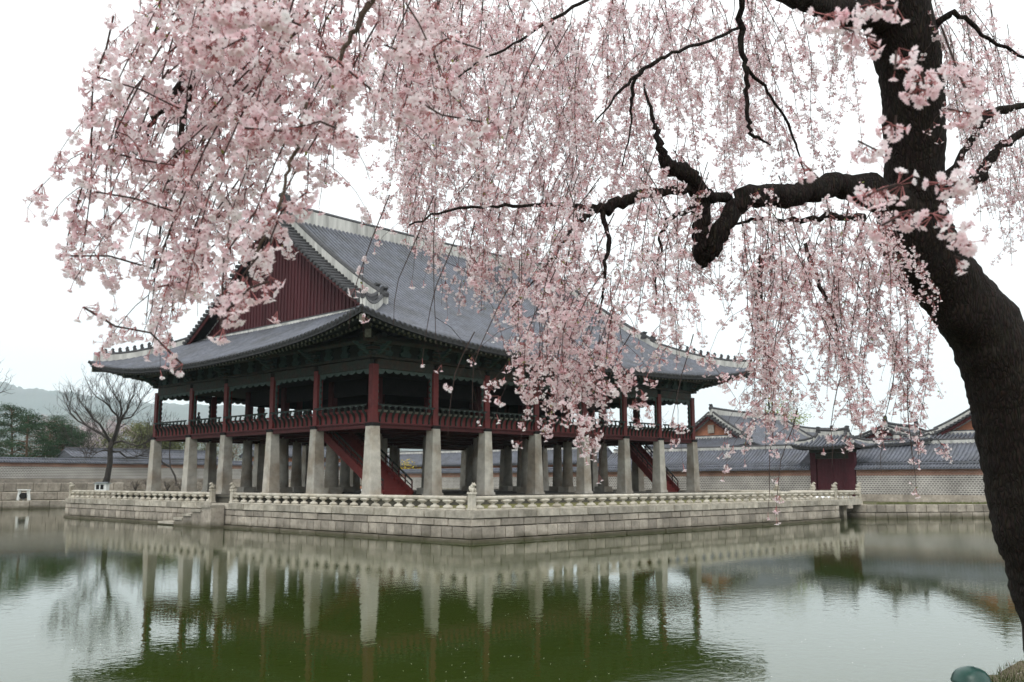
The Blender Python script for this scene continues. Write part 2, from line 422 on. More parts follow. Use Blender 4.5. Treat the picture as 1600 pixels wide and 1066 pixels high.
def inst(name, me, parent, loc, rz=0.0, scale=(1, 1, 1), rot=None):
    o = bpy.data.objects.new(name, me)
    COL.objects.link(o)
    o.parent = parent
    o.location = Vector(loc) - ORG[parent]
    o.rotation_euler = rot if rot is not None else (0, 0, rz)
    o.scale = scale
    ORG[o] = Vector(loc)
    return o
def solo(name, mb, mats, label, cat, group=None):
    n = len(mb.v); c = Vector((sum(p[0] for p in mb.v) / n, sum(p[1] for p in mb.v) / n, min(p[2] for p in mb.v)))
    o = bpy.data.objects.new(name, mesh_of(name, mb, mats, c)); o.location = c
    COL.objects.link(o); ORG[o] = c
    o['label'] = label; o['category'] = cat
    if group: o['group'] = group
    return o
def struct(name, mb, mats, kind='structure', label=None):
    o = part(name, mb, mats); o['kind'] = kind
    if label: o['label'] = label
    return o

# ================================================================== SETTING
WZ = -2.10
mb = MB(); mb.quad((-160, -120, WZ), (90, -120, WZ), (90, 75, WZ), (-160, 75, WZ))
struct('water', mb, 'water')

# ground beyond the far banks
mb = MB()
mb.quad((-9490, 73.2, 0.3), (56.5, 73.2, 0.3), (56.5, 9790, 0.3), (-9490, 9790, 0.3))
mb.quad((56.5, -1190, -0.4), (9490, -1190, -0.4), (9490, 9790, -0.4), (56.5, 9790, -0.4))
struct('ground', mb, 'soil')

# far (north) bank: two low stone steps under the garden wall, stones as parts
def unit_stone():
    b = 0.04
    m = MB()
    vs = []
    for z in (0, 1):
        for (x, y) in ((0, 0), (1, 0), (1, 1), (0, 1)): vs.append((x - .5, y - .5, z - .5))
    # chamfered block: front ring pulled in a little
    f = []
    k = 0.46
    ring0 = [(-.5, .5, -.5), (.5, .5, -.5), (.5, .5, .5), (-.5, .5, .5)]
    ring1 = [(-.5, -.38, -.5), (.5, -.38, -.5), (.5, -.38, .5), (-.5, -.38, .5)]
    ring2 = [(-.475, -.5, -.455), (.475, -.5, -.455), (.475, -.5, .455), (-.475, -.5, .455)]
    m.add(ring0 + ring1 + ring2, [(3, 2, 1, 0), (8, 9, 10, 11)] + [(a + i, a + (i + 1) % 4, a + 4 + (i + 1) % 4, a + 4 + i) for a in (0, 4) for i in range(4)])
    return m
STONES = []
for k in range(5):
    u = unit_stone()
    u.v = [(x + random.uniform(-.012, .012), y + random.uniform(-.05, .0) * (y < -.4), z + random.uniform(-.02, .02)) for x, y, z in u.v]
    STONES.append(mesh_of('stone', u, 'stone'))
RAILSTONES = []
for k in range(3):
    u = unit_stone()
    RAILSTONES.append(mesh_of('coping_stone', u, 'coping'))

def course(parent, a, b, z0, z1, lo, hi, depth, proud, meshes=None, name='stone', gap=0.034, skip=None):
    """a run of stones from a to b (plan points); outward normal is to the right of a->b"""
    a = Vector((a[0], a[1])); b = Vector((b[0], b[1])); d = b - a; L = d.length; d /= L
    nrm = Vector((d.y, -d.x)); ang = math.atan2(d.y, d.x)
    s = 0.0; n = 0
    while s < L - 1e-3:
        wd = random.uniform(lo, hi)
        if L - s - wd < lo * .6: wd = L - s
        pr = proud + random.uniform(-.012, .02)
        mid = a + d * (s + wd / 2) + nrm * (pr - depth / 2)
        if not (skip and skip(s, s + wd)):
            dz = random.uniform(-.006, .006)
            inst(name, random.choice(meshes or STONES), parent, (mid.x, mid.y, (z0 + z1) / 2 + dz), ang, (wd - gap, depth, z1 - z0 - gap))
            n += 1
        s += wd
    return n

nb = thing('bank_wall', 'low stone retaining wall stepping down to the pond below the far left garden wall', 'retaining wall', (-10, 66, WZ))
mb = MB()
mb.box(-160, 41.1, 66.3, 73.2, -3, -1.22); mb.box(-160, 47, 69.0, 73.2, -1.22, -0.32); mb.box(-160, 47, 71.2, 73.2, -0.32, 0.70)
part('core', mb, 'soil', nb)
course(nb, (-3, 66.0), (14, 66.0), WZ - .1, -1.2, 1.4, 3.0, .5, 0.0)
course(nb, (-3, 68.8), (20, 68.8), -1.2, -0.3, 1.2, 2.6, .5, 0.0)
course(nb, (-3, 71.0), (30, 71.0), -0.3, 0.72, 1.0, 2.2, .5, 0.0)
mb = MB(); mb.box(14.02, 41.1, 66.0, 66.3, -3, -1.2); mb.box(20.02, 47, 68.8, 69.0, -1.2, -.3); mb.box(30.02, 47, 71.0, 71.2, -.3, .72)
mb.box(-160, -3.02, 66.0, 66.3, -3, -1.2); mb.box(-160, -3.02, 68.8, 69.0, -1.2, -.3); mb.box(-160, -3.02, 71.0, 71.2, -.3, .72)
part('far_stones', mb, 'stone', nb, kind='stuff')

# east bank
EB = [(41.2, 66.2), (41.2, -6.0), (40.6, -12.4), (52.6, -21.0), (56.6, -60.0)]
eb = thing('bank_wall', 'two course cut stone bank wall along the right hand shore below the brick garden wall', 'retaining wall', (48, -14, WZ))
mb = MB()
n = len(EB)
top = [(x, y, -1.02) for x, y in EB] + [(57.5, -60, -1.02), (57.5, 66.2, -1.02)]
low = [(x, y, -3.0) for x, y, z in top]
mb.add([(x + .25, y, z) for x, y, z in top[:n]] + top[n:] + [(x + .25, y, z) for x, y, z in low[:n]] + low[n:],
       [tuple(range(n + 2))] + [(i, (i + 1) % (n + 2), n + 2 + (i + 1) % (n + 2), n + 2 + i) for i in range(n + 2)])
part('core', mb, 'soil', eb)
for (z0, z1) in ((WZ - .1, -1.62), (-1.62, -0.98)):
    for i, (a, b) in enumerate(zip(EB[:-1], EB[1:])):
        if i == 0: a = (41.2, 12)
        if i == 3: b = (54.6, -40)
        course(eb, b, a, z0, z1, .7, 1.15, .5, 0.02 if z0 < -1.8 else 0.0) if False else course(eb, a, b, z0, z1, .7, 1.15, .5, 0.02)
g = MB()
pts = [(41.5, -12.6), (52.9, -20.6), (55.6, -45)]
for i in range(2600):
    t = random.random() * 1.95; k = int(t); t -= k
    a, b = pts[k], pts[k + 1]
    x = a[0] + (b[0] - a[0]) * t + random.uniform(0.3, 2.6); y = a[1] + (b[1] - a[1]) * t + random.uniform(-.5, .5)
    if x > 55.7: continue
    h = random.uniform(.08, .24); dx, dy = random.uniform(-.08, .08), random.uniform(-.08, .08)
    g.add([(x - .05, y + .03, -1.0), (x + .05, y - .03, -1.0), (x + dx, y + dy, -1.0 + h)], [(0, 1, 2)])
o = struct('bank_grass', g, 'olive', kind='stuff', label='thin green grass along the top of the right bank wall')

# near bank under the cherry tree
A0 = onz(1487, 1065, -0.75); B0 = onz(1600, 1020, -0.75)
dv = Vector((B0.x - A0.x, B0.y - A0.y)).normalized(); nv = Vector((dv.y, -dv.x))
if (Vector((CAM.x, CAM.y)) - Vector((A0.x, A0.y))).dot(nv) < 0: nv = -nv
def shore(t, s):
    q = Vector((A0.x, A0.y)) + dv * t + nv * s
    wob = 0.10 * math.sin(t * 2.1) + 0.06 * math.sin(t * 5.3 + 1)
    s2 = s + wob
    z = -0.75 if s2 > 0.15 else (-0.75 - 1.5 * min(1, max(0, (0.15 - s2) / 0.8)) ** 0.8)
    z += 0.03 * math.sin(q.x * 3) * math.sin(q.y * 2.3)
    return (q.x, q.y, z)
mb = MB()
ss = [-1.2, -.9, -.6, -.4, -.25, -.1, 0, .1, .2, .4, .7, 1.1, 1.7, 2.5, 4, 6, 9, 14, 25, 60]
mb.grid([[shore(t, s) for s in ss] for t in np.concatenate([np.linspace(-60, -9, 12), np.linspace(-8, 12, 90), np.linspace(13, 70, 14)])])
struct('bank', mb, 'soil')
g = MB()
for i in range(30000):
    t = random.uniform(-1.2, 7.5); s = random.uniform(-.15, 3.6) ** 1.0
    x, y, z = shore(t, s)
    if random.random() > 0.75 and s < .25: continue
    h = random.uniform(.015, .06); a = random.uniform(0, PI); wv = .005
    dx, dy = random.uniform(-.03, .03), random.uniform(-.03, .03)
    g.add([(x - wv * math.cos(a), y - wv * math.sin(a), z - .01), (x + wv * math.cos(a), y + wv * math.sin(a), z - .01), (x + dx, y + dy, z + h)], [(0, 1, 2)], 0 if random.random() < .68 + .3 * math.sin(x * 2.3) * math.sin(y * 1.9 + 1) else 1)
struct('grass', g, ['grass_green', 'dryshrub'], kind='stuff', label='short patchy grass on the near bank')

# hills far behind
def hill(name, pts, dist, depth, seed):
    r = random.Random(seed)
    rows = []
    for k in range(9):
        row = []
        for i in range(len(pts) * 14 - 13):
            j, f = divmod(i, 14); f /= 14
            j2 = min(j + 1, len(pts) - 1); f2 = f * f * (3 - 2 * f)
            px = pts[j][0] * (1 - f) + pts[j2][0] * f; py = pts[j][1] * (1 - f2) + pts[j2][1] * f2
            t = k / 6
            q = P(px, 752, dist + depth * (t - 1))
            zc = CAM.z + (752 - py) / FPX * dist
            hgt = math.sin(min(1, t) * PI / 2) if t <= 1 else math.cos((t - 1) * 2.4)
            row.append((q.x, q.y, -2 + (zc + 2) * hgt * (1 + (r.uniform(-.014, .014) if k > 1 else 0)) + math.sin(i * .9 + k * 2) * zc * .006))
        rows.append(row)
    m = MB(); m.grid(rows); struct(name, m, 'hill')
hill('hill', [(-260, 588), (-120, 585), (-20, 596), (30, 608), (90, 614), (150, 621), (230, 631), (330, 634), (450, 642), (600, 662), (760, 690), (900, 720), (1000, 752)], 6800, 1800, 3)
hill('hill', [(-200, 640), (-60, 650), (20, 658), (80, 650), (130, 644), (180, 652), (250, 668), (330, 664), (420, 676), (520, 690), (640, 705), (760, 730), (830, 752)], 3000, 800, 5)

# haze
mb = MB(); mb.box(-9500, 9500, -1200, 9800, -4.2, 1150)
hz = part('haze', mb, 'white'); hz.data.materials.clear()
hm = bpy.data.materials.new('haze_air'); hm.use_nodes = True
hn = hm.node_tree; hn.nodes.remove(hn.nodes['Principled BSDF'])
pv = hn.nodes.new('ShaderNodeVolumePrincipled')
pv.inputs['Color'].default_value = (0.80, 0.93, 1.0, 1); pv.inputs['Density'].default_value = 0.00011
hn.links.new(pv.outputs[0], hn.nodes['Material Output'].inputs['Volume'])
hz.data.materials.append(hm); hz['kind'] = 'stuff'; hz['label'] = 'thin pale haze'

# ================================================================== GARDEN WALLS
def garden_wall(label, axis, c, lo, hi, zb, zo, zc, zt, gaps=()):
    """axis 1: runs along y at x=c (face at -x); axis 0: runs along x at y=c (face at -y)"""
    loc = (c, (lo + hi) / 2, zb) if axis == 1 else ((lo + hi) / 2, c, zb)
    t = thing('garden_wall', label, 'wall', loc, None)
    def bx(m, u0, u1, d0, d1, z0, z1, mi=0):
        if axis == 1: m.box(c + d0, c + d1, u0, u1, z0, z1, mi)
        else: m.box(u0, u1, c + d0, c + d1, z0, z1, mi)
    segs = []; s = lo
    for g0, g1 in gaps: segs.append((s, g0)); s = g1
    segs.append((s, hi))
    m1, m2, m3, m4, m5 = MB(), MB(), MB(), MB(), MB()
    for u0, u1 in segs:
        bx(m1, u0, u1, -.02, .5, zb + .45, zo)
        bx(m5, u0, u1, -.10, .58, zb - .6, zb + .45)
        bx(m2, u0, u1, 0.0, .48, zo, zc)
        # tiled cap: gabled core and ribs
        r0, r1 = -.38, .86; mid = .24
        def pt(u, d, z): return (c + d, u, z) if axis == 1 else (u, c + d, z)
        for (da, db) in ((r0, mid), (r1, mid)):
            m3.add([pt(u0, da, zc + .06), pt(u1, da, zc + .06), pt(u1, db, zt - .12), pt(u0, db, zt - .12)], [(0, 1, 2, 3)])
            m3.add([pt(u0, da, zc + .06), pt(u1, da, zc + .06), pt(u1, da, zc - .03), pt(u0, da, zc - .03)], [(0, 1, 2, 3)])
        m3.add([pt(u0, r0, zc - .03), pt(u1, r0, zc - .03), pt(u1, r1, zc - .03), pt(u0, r1, zc - .03)], [(0, 1, 2, 3)])
        n = int((u1 - u0) / .3)
        for k in range(n):
            u = u0 + (k + .5) * (u1 - u0) / n
            m4.tube([pt(u, r0 - .03, zc + .09), pt(u, mid, zt - .09)], .075, 6, 0)
        m4.tube([pt(u0, mid, zt - .06), pt(u1, mid, zt - .06)], .13, 6, 0)
    part('foundation', m5, 'stone', t)
    part('brickwork', m1, 'brick_y' if axis == 1 else 'brick_x', t)
    part('orange_band', m2, 'obrick_y' if axis == 1 else 'obrick_x', t)
    part('cap_roof', m3, 'tile', t)
    part('cap_tiles', m4, 'tile', t, kind='stuff')
    return t
EWX = 56.0
gate_c = P(1304, 765, 96.5)
GY0, GY1 = gate_c.y - 2.4, gate_c.y + 2.4
garden_wall('grey brick garden wall with orange band and tiled cap running behind the right shore', 1, EWX, -62, 74.0, -0.8, 1.45, 2.05, 2.62, [(GY0, GY1)])
garden_wall('pale brick garden wall with tiled cap above the stepped stone bank at the far left', 0, 73.6, -160, 55.6, 0.75, 2.62, 3.08, 3.62)

# ================================================================== ISLAND PLATFORM
IX0, IX1, IY0, IY1 = -3.0, 36.6, -12.0, 38.6
ZT, ZC1, ZC2, ZC3 = -0.54, -0.95, -1.33, -1.95
yl0, yl1 = onx(357, 778, IX0).y, onx(327, 776, IX0).y        # the landing gap in the left rail
plat = thing('stone_platform', 'square stone island platform of coursed blocks rising from the pond under the pavilion', 'platform', (16, 13, WZ))
mb = MB(); mb.box(IX0 + .3, IX1 - .3, IY0 + .3, IY1 - .3, -3, ZT - .03)
part('terrace', mb, 'earth', plat)
mb = MB(); mb.box(-2.2, 36.6 - .6, -2.2, 30.8, ZT - .03, -.16); mb.box(-2.3, 36.1, -2.3, 30.9, -.16, 0)
part('podium', mb, 'paving', plat)
C00, C10, C01, C11 = (IX0, IY0), (IX1, IY0), (IX0, IY1), (IX1, IY1)
nst = 0
for (a, b) in ((C01, C00), (C00, C10)):
    nst += course(plat, a, b, ZC1, ZT, 1.6, 2.6, .7, 0.06, RAILSTONES, 'coping_stone')
    nst += course(plat, a, b, ZC2, ZC1, .8, 1.7, .5, 0.0)
    nst += course(plat, a, b, ZC3, ZC2, .62, 1.05, .5, 0.012)
    nst += course(plat, a, b, WZ - .15, ZC3, 2.0, 4.0, .7, 0.14)
mb = MB()
mb.box(IX1 - .35, IX1, IY0 + .5, IY1, -3, ZT); mb.box(IX0 + .5, IX1 - .4, IY1 - .35, IY1, -3, ZT)
part('rear_face', mb, 'stone', plat)
# landing steps running along the left face, down toward the far end
for k in range(5):
    y0 = yl0 + .2 + k * 1.25
    zt = ZT - .12 - k * .30
    mb = MB(); mb.box(IX0 - 1.12, IX0 - .16, y0, y0 + (1.24 if k < 4 else 2.2), WZ - .3, zt - .16)
    o = part('step', mb, 'stone', plat)
    mb = MB(); mb.box(IX0 - 1.2, IX0 - .15, y0 + .02, y0 + (1.32 if k < 4 else 2.28), zt - .157, zt); part('tread', mb, 'coping', o)

# balusters, posts, guardians
def baluster_mesh():
    m = MB()
    m.lathe([(.26, 0), (.33, .03), (.34, .10), (.26, .17), (.13, .22), (.11, .26), (.14, .31), (.28, .37), (.37, .43), (.35, .50), (.22, .53)], (0, 0, 0), 12, 0, 1, .5)
    return m
BAL = mesh_of('baluster', baluster_mesh(), 'rail')
def guardian_mesh():
    m = MB()
    m.blob((0, 0, .14), (.15, .19, .15)); m.blob((0, -.04, .27), (.115, .13, .15)); m.blob((0, -.14, .38), (.10, .12, .095))
    m.blob((0, -.25, .355), (.06, .06, .05), 0, 8, 5); m.blob((.07, -.10, .465), (.03, .03, .04), 0, 6, 4); m.blob((-.07, -.10, .465), (.03, .03, .04), 0, 6, 4)
    m.blob((.09, -.16, .10), (.05, .07, .12), 0, 8, 5); m.blob((-.09, -.16, .10), (.05, .07, .12), 0, 8, 5); m.blob((0, .18, .2), (.05, .05, .12), 0, 6, 5)
    return m
GUA = mesh_of('guardian', guardian_mesh(), 'rail')
def post_mesh():
    m = MB()
    m.frustum(0, 0, 0, .12, .20, .19, 0, .1); m.frustum(0, 0, .12, .80, .165, .16, 0, .18); m.frustum(0, 0, .80, .90, .21, .2, 0, .25)
    return m
POST = mesh_of('post', post_mesh(), 'rail')
ZR = 0.15
def balustrade(label, a, b, posts, group=None, spacing=.98, zt=ZT, start=None):
    a = Vector((a[0], a[1])); b = Vector((b[0], b[1])); d = b - a; L = d.length; d /= L; ang = math.atan2(d.y, d.x)
    t = thing('stone_balustrade', label, 'balustrade', ((a.x + b.x) / 2, (a.y + b.y) / 2, zt), group or 'stone balustrades of the island')
    m = MB(); m.beam((a.x, a.y, zt + .035), (b.x, b.y, zt + .035), .42, .07)
    part('base_rail', m, 'rail', t)
    s = 0.0
    while s < L - .05:                                   # the hand rail is laid in separate lengths
        wd = min(random.uniform(3.3, 4.0), L - s)
        if L - s - wd < 1.2: wd = L - s
        p, q = a + d * (s + .006), a + d * (s + wd - .006)
        m = MB(); m.tube([(p.x, p.y, ZR - .085), (q.x, q.y, ZR - .085)], .105, 8, 0, smooth=False)
        part('hand_rail', m, 'rail', t)
        s += wd
    n = max(1, int(L / spacing))
    for k in range(n):
        s = (k + .5) * L / n
        if any(abs(s - ps) < .38 for ps in posts): continue
        p = a + d * s
        inst('baluster', BAL, t, (p.x, p.y, zt + .07), ang + random.uniform(-.05, .05), (1, 1, (ZR - .17 - zt - .07) / .53))
    for ps in posts:
        p = a + d * ps
        o = inst('post', POST, t, (p.x, p.y, zt + .01), ang)
        inst('guardian', GUA, o, (p.x, p.y, zt + .91), ang + (PI / 2 if random.random() < 2 else 0), (.95, .95, .95)).rotation_euler = (0, 0, 0)
    return t
R0 = .28
balustrade('long stone balustrade with lotus balusters running right from the near corner to the bridge', (IX0 + R0, IY0 + R0), (IX1 - .1, IY0 + R0), [0.0, IX1 - .1 - IX0 - R0])
balustrade('stone balustrade between the near corner and the landing steps', (IX0 + R0, yl0), (IX0 + R0, IY0 + R0 + .3), [0.1])
balustrade('short stone balustrade left of the landing steps', (IX0 + R0, IY1 - R0), (IX0 + R0, yl1), [0.1, IY1 - R0 - yl1 - .1])
balustrade('rear stone balustrade seen low behind the pillars', (IX1 - R0, IY0 + 5.0), (IX1 - R0, IY1 - R0), [0.2, 12, 24])
m = MB(); m.box(IX0 + .8, IX0 + .85, yl0 + .7, yl0 + 1.1, -.1, .28, 0); m.box(IX0 + .81, IX0 + .84, yl0 + .86, yl0 + .94, ZT - .04, -.1, 1)
solo('notice_board', m, ['white', 'grey_metal'], 'tiny white notice board standing in the landing gap of the balustrade', 'sign')

# bridge to the gate
br = thing('stone_bridge', 'flat stone bridge linking the island to the shore in front of the red gate', 'bridge', (40.5, -10, WZ))
mb = MB(); mb.box(IX1 + .02, 41.0, IY0 + .05, IY0 + 4.6, -.98, ZT)
part('deck', mb, 'rail', br)
mb = MB(); mb.box(38.3, 39.1, IY0 + .02, IY0 + 4.7, -1.25, -.985)
for yy in (IY0 + .5, IY0 + 2.2, IY0 + 3.9): mb.box(38.45, 38.95, yy, yy + .5, -3, -1.255)
part('pier', mb, 'stone', br)
for (yy, s) in ((IY0 + R0, 'stone bridge railing nearest the camera at the island corner'), (IY0 + 4.3, 'farther stone bridge railing leading to the red gate')):
    balustrade(s, (IX1 + .35, yy), (40.9, yy), [3.85])

# ================================================================== TILED ROOFS
def roof_set(root, frame, Lx, Ly, e, gx, h, lift, tile_sp, rib_r, detail=True, ridge_h=.8, plaster='plaster', gable='plank', gable_wall=True, verge=1.3):
    """hip-and-gable roof. frame(x,y,z)->world. h(u): height above eave plane origin at run u. lift: (amount, scale)."""
    def lf(ux, uy): return lift[0] * math.exp(-ux / lift[1]) * math.exp(-uy / lift[1])
    def zz(ux, uy, u): return h(u) + lf(ux, uy)
    tiles, ribs, under = MB(), MB(), MB()
    half = Ly / 2 + e
    def column(side, xa, ue, n, off=0.0):
        """points up the slope for position xa along the eave"""
        r = []
        Lal = Lx if side in (0, 1) else Ly
        ux = min(xa + e, Lal + e - xa)
        for k in range(n + 1):
            u = ue * k / n
            z = h(u) + lf(ux, u) + off
            if side == 0: r.append(frame(xa, -e + u, z))
            elif side == 1: r.append(frame(xa, Ly + e - u, z))
            elif side == 2: r.append(frame(-e + u, xa, z))
            else: r.append(frame(Lx + e - u, xa, z))
        return r
    for side in range(4):
        Lal = Lx if side < 2 else Ly
        n = int((Lal + 2 * e) / tile_sp)
        prev = None; prevu = None
        for i in range(n + 1):
            xa = -e + (Lal + 2 * e) * i / n
            ux = min(xa + e, Lal + e - xa)
            if side < 2:
                full = gx <= xa <= Lx - gx
                ue = half if full else min(ux, gx + e)
            else:
                ue = min(ux, gx + e + .0)
            ue = max(ue, .02)
            seg = 12 if ue > 8 else 5
            col = column(side, xa, ue, 12)
            if prev is not None:
                if side < 2 and (full != prevu):
                    col2 = column(side, xa, min(ux, gx + e), 12) if full else col
                    p2 = prev if not prevu else column(side, -e + (Lal + 2 * e) * (i - 1) / n, min(min(xa0 + e, Lal + e - xa0), gx + e), 12)
                    tiles.grid([p2, col2])
                else:
                    tiles.grid([prev, col])
            prev = col; xa0 = xa; prevu = full if side < 2 else None
            if detail or side in (0, 2):
                if ue > .3:
                    c = column(side, xa, ue, seg, rib_r * .75)
                    ribs.tube(c, rib_r, 6, 0, True)
    # verge tiles, barge boards, gable walls
    ends, barge = MB(), MB()
    yg0 = max(0.6, 2.0 if Ly > 20 else .3)
    for sx in (0, 1):
        X = (lambda x: x) if sx == 0 else (lambda x: Lx - x)
        for sy in (0, 1):
            Y = (lambda y: y) if sy == 0 else (lambda y: Ly - y)
            ny = 14
            rows = []
            for k in range(ny + 1):
                y = yg0 + (Ly / 2 - yg0) * k / ny
                z = h(y + e)
                rows.append([frame(X(gx), Y(y), z), frame(X(gx - verge), Y(y), z - .06)])
            ends.grid(rows)
            rows2 = [[frame(X(gx - verge + .05), Y(yg0 + (Ly / 2 - yg0) * k / ny), h(yg0 + (Ly / 2 - yg0) * k / ny + e) - .16),
                      frame(X(gx - verge + .05), Y(yg0 + (Ly / 2 - yg0) * k / ny), h(yg0 + (Ly / 2 - yg0) * k / ny + e) - .48)] for k in range(ny + 1)]
            rows3 = [[frame(X(gx - verge + .15), Y(yg0 + (Ly / 2 - yg0) * k / ny), h(yg0 + (Ly / 2 - yg0) * k / ny + e) - .16),
                      frame(X(gx - verge + .15), Y(yg0 + (Ly / 2 - yg0) * k / ny), h(yg0 + (Ly / 2 - yg0) * k / ny + e) - .48)] for k in range(ny + 1)]
            barge = MB(); barge.grid(rows2, 0, False); barge.grid(rows3, 0, False)
            barge.grid([[r2[1], r3[1]] for r2, r3 in zip(rows2, rows3)], 0, False)
            barge.grid([[frame(X(gx - verge + .05), Y(yg0 + (Ly / 2 - yg0) * k / ny), h(yg0 + (Ly / 2 - yg0) * k / ny + e) - .17),
                         frame(X(gx + .3), Y(yg0 + (Ly / 2 - yg0) * k / ny), h(yg0 + (Ly / 2 - yg0) * k / ny + e) - .17)] for k in range(ny + 1)], 1, False)
            part('barge_board', barge, ['red_dark', 'black'], root)
            n = int((Ly / 2 - yg0) * 1.22 / tile_sp * .82)
            for k in range(n):
                y = yg0 + (Ly / 2 - yg0) * (k + .3) / n
                z = h(y + e)
                ends.tube([frame(X(gx - .1), Y(y), z + .07), frame(X(gx - verge - .22), Y(y), z - .03)], rib_r * 1.35, 6, 0)
    part('roof_surface', tiles, 'tile', root)
    part('tile_rows', ribs, 'tile', root, kind='stuff')
    part('verge_tiles', ends, 'tile_end', root, kind='stuff')
    # ridges
    def ridge(pts, wd, hh, name, cap=.12):
        m = MB(); c = MB()
        pts = [Vector(p) for p in pts]
        rows = []
        for i, p in enumerate(pts):
            d = pts[min(i + 1, len(pts) - 1)] - pts[max(i - 1, 0)]; d.z = 0; d.normalize(); s = Vector((-d.y, d.x, 0)) * (wd / 2)
            H = Vector((0, 0, hh)); B = Vector((0, 0, -.5))
            rows.append([p + B - s * 1.12, p + H - s, p + H + s, p + B + s * 1.12])
        m.grid(rows, 0, False)
        for r, o in ((rows[0], (0, 1, 2, 3)), (rows[-1], (3, 2, 1, 0))): m.add([r[k] for k in o], [(0, 1, 2, 3)])
        c.tube([p + Vector((0, 0, hh + cap * .25)) for p in pts], cap + wd * .28, 6, 0, True, False)
        o = part(name, m, plaster, root)
        part('ridge_cap', c, 'tile_end', o)
        return o
    zr = h(half)
    nr = 20
    rp_ = [frame(gx - .15 + (Lx - 2 * gx + .3) * k / nr, Ly / 2, zr + .30 * ridge_h * (abs(2 * k / nr - 1) ** 2.2)) for k in range(nr + 1)]
    ridge(rp_, .5 * ridge_h, ridge_h * 1.05, 'main_ridge')
    for sx in (0, 1):
        for sy in (0, 1):
            X = gx if sx == 0 else Lx - gx
            y0 = (gx - .45)
            pts = []
            for k in range(13):
                y = y0 + (Ly / 2 - .3 - y0) * k / 12
                pts.append(frame(X, y if sy == 0 else Ly - y, h(y + e) + lf(gx + e, y + e)))
            ridge(pts, .42 * ridge_h, .85 * ridge_h, 'descending_ridge', .10)
            pts = []
            for k in range(9):
                u = .25 + (gx + e - .25) * k / 8
                x = -e + u
                pts.append(frame(x if sx == 0 else Lx - x, x if sy == 0 else Ly - x, h(u) + lf(u, u) + (.16 * (1 - k / 8) ** 2)))
            ridge(pts, .36 * ridge_h, .62 * ridge_h, 'hip_ridge', .09)
        # gable foot band of white plaster
        X = gx - .38 if sx == 0 else Lx - gx + .38
        zf = h(gx + e - .3) + .02
        pts = [frame(X, yg0 + .2 + (Ly - 2 * yg0 - .4) * k / 10, zf) for k in range(11)]
        ridge(pts, .3, .30 * max(.8, ridge_h), 'gable_foot_ridge', .04)
        # gable wall
        Xw = gx - .1 if sx == 0 else Lx - gx + .1
        zb = h(gx + e - .1) - .1
        gw = MB()
        gp = [frame(Xw + (.12 if sx == 0 else -.12), yg0 + .1 + (Ly - 2 * yg0 - .2) * k / 16, h(min(yg0 + .1 + (Ly - 2 * yg0 - .2) * k / 16, Ly - (yg0 + .1 + (Ly - 2 * yg0 - .2) * k / 16)) + e) - .2) for k in range(17)]
        gb = [frame(Xw + (.12 if sx == 0 else -.12), yg0 + .1 + (Ly - 2 * yg0 - .2) * k / 16, zb) for k in range(17)]
        gw.grid([gb, gp], 0, False)
        wall = part('gable_wall', gw, 'plank' if gable == 'plank' else gable, root)
        if gable == 'plank':
            n = int((Ly - 2 * yg0) / .42)
            for k in range(n):
                y = yg0 + (Ly - 2 * yg0) * (k + .5) / n
                if sx == 1 and k % 1: continue
                yy = min(y, Ly - y)
                ztop = h(yy + e) - .25
                if ztop - zb < .35: continue
                wd = (Ly - 2 * yg0) / n
                m = MB()
                x0, x1 = (Xw - .03, Xw + .1) if sx == 0 else (Xw - .1, Xw + .03)
                m.box(x0, x1, y - wd / 2 + .01, y + wd / 2 - .06, zb, ztop)
                xb0, xb1 = (Xw - .09, Xw - .032) if sx == 0 else (Xw + .032, Xw + .09)
                m.box(xb0, xb1, y + wd / 2 - .085, y + wd / 2 + .02, zb, ztop)
                m.v = [tuple(frame(*p)) for p in m.v]
                part('plank', m, 'plank', wall)
    # eaves: tile-end discs and edge board on the seen sides
    ee = MB()
    for side in range(4):
        Lal = Lx if side < 2 else Ly
        n = int((Lal + 2 * e) / tile_sp)
        row = []
        for i in range(n + 1):
            xa = -e + (Lal + 2 * e) * i / n
            c = column(side, xa, .3, 1)
            p, q = Vector(c[0]), Vector(c[1]); d = (p - q).normalized()
            row.append([p + Vector((0, 0, .03)), p + Vector((0, 0, -.24)) - d * .06])
            if detail: ee.tube([p - d * .05 + Vector((0, 0, .02)), p + d * .06 + Vector((0, 0, .0))], rib_r * 1.25, 7, 0)
        ee.grid(row, 0, False)
    part('eave_edge', ee, 'tile_end', root, kind='stuff')
    return column, lf

# ================================================================== PAVILION
AX = [0, 4.90, 9.56, 14.52, 19.88, 24.84, 29.50, 34.40]
BY = [0, 5.90, 11.17, 17.45, 22.72, 28.62]
LX, LY = 34.40, 28.62
pav = thing('pavilion', 'large two storey pavilion on tall stone pillars with red railing and grey tiled roof', 'pavilion', (LX / 2, LY / 2, 0))
def sqpillar():
    m = MB(); m.frustum(0, 0, -.02, .16, .50, .49, 0, .04); m.frustum(0, 0, .16, 4.24, .435, .315, 0, .05); return m
def rdpillar():
    m = MB(); m.frustum(0, 0, -.02, .45, .58, .56, 0, .04); m.lathe([(.47, .45), (.40, 2.3), (.35, 4.24)], (0, 0, 0), 14); return m
PSQ = mesh_of('stone_pillar', sqpillar(), 'granite'); PRD = mesh_of('stone_pillar', rdpillar(), 'granite')
mp = MB(); mp.box(-.215, .215, -.215, .215, 0, 3.6)
WPO = mesh_of('wooden_post', mp, 'red'); WPI_SHADED = mesh_of('wooden_post', mp, 'red_dark')  # inner posts: same red wood, interior shade painted in as a darker copy
mp = MB(); mp.frustum(0, 0, 0, .2, .34, .36, 0, .1)
CAPM = mesh_of('pillar_cap', mp, 'black')
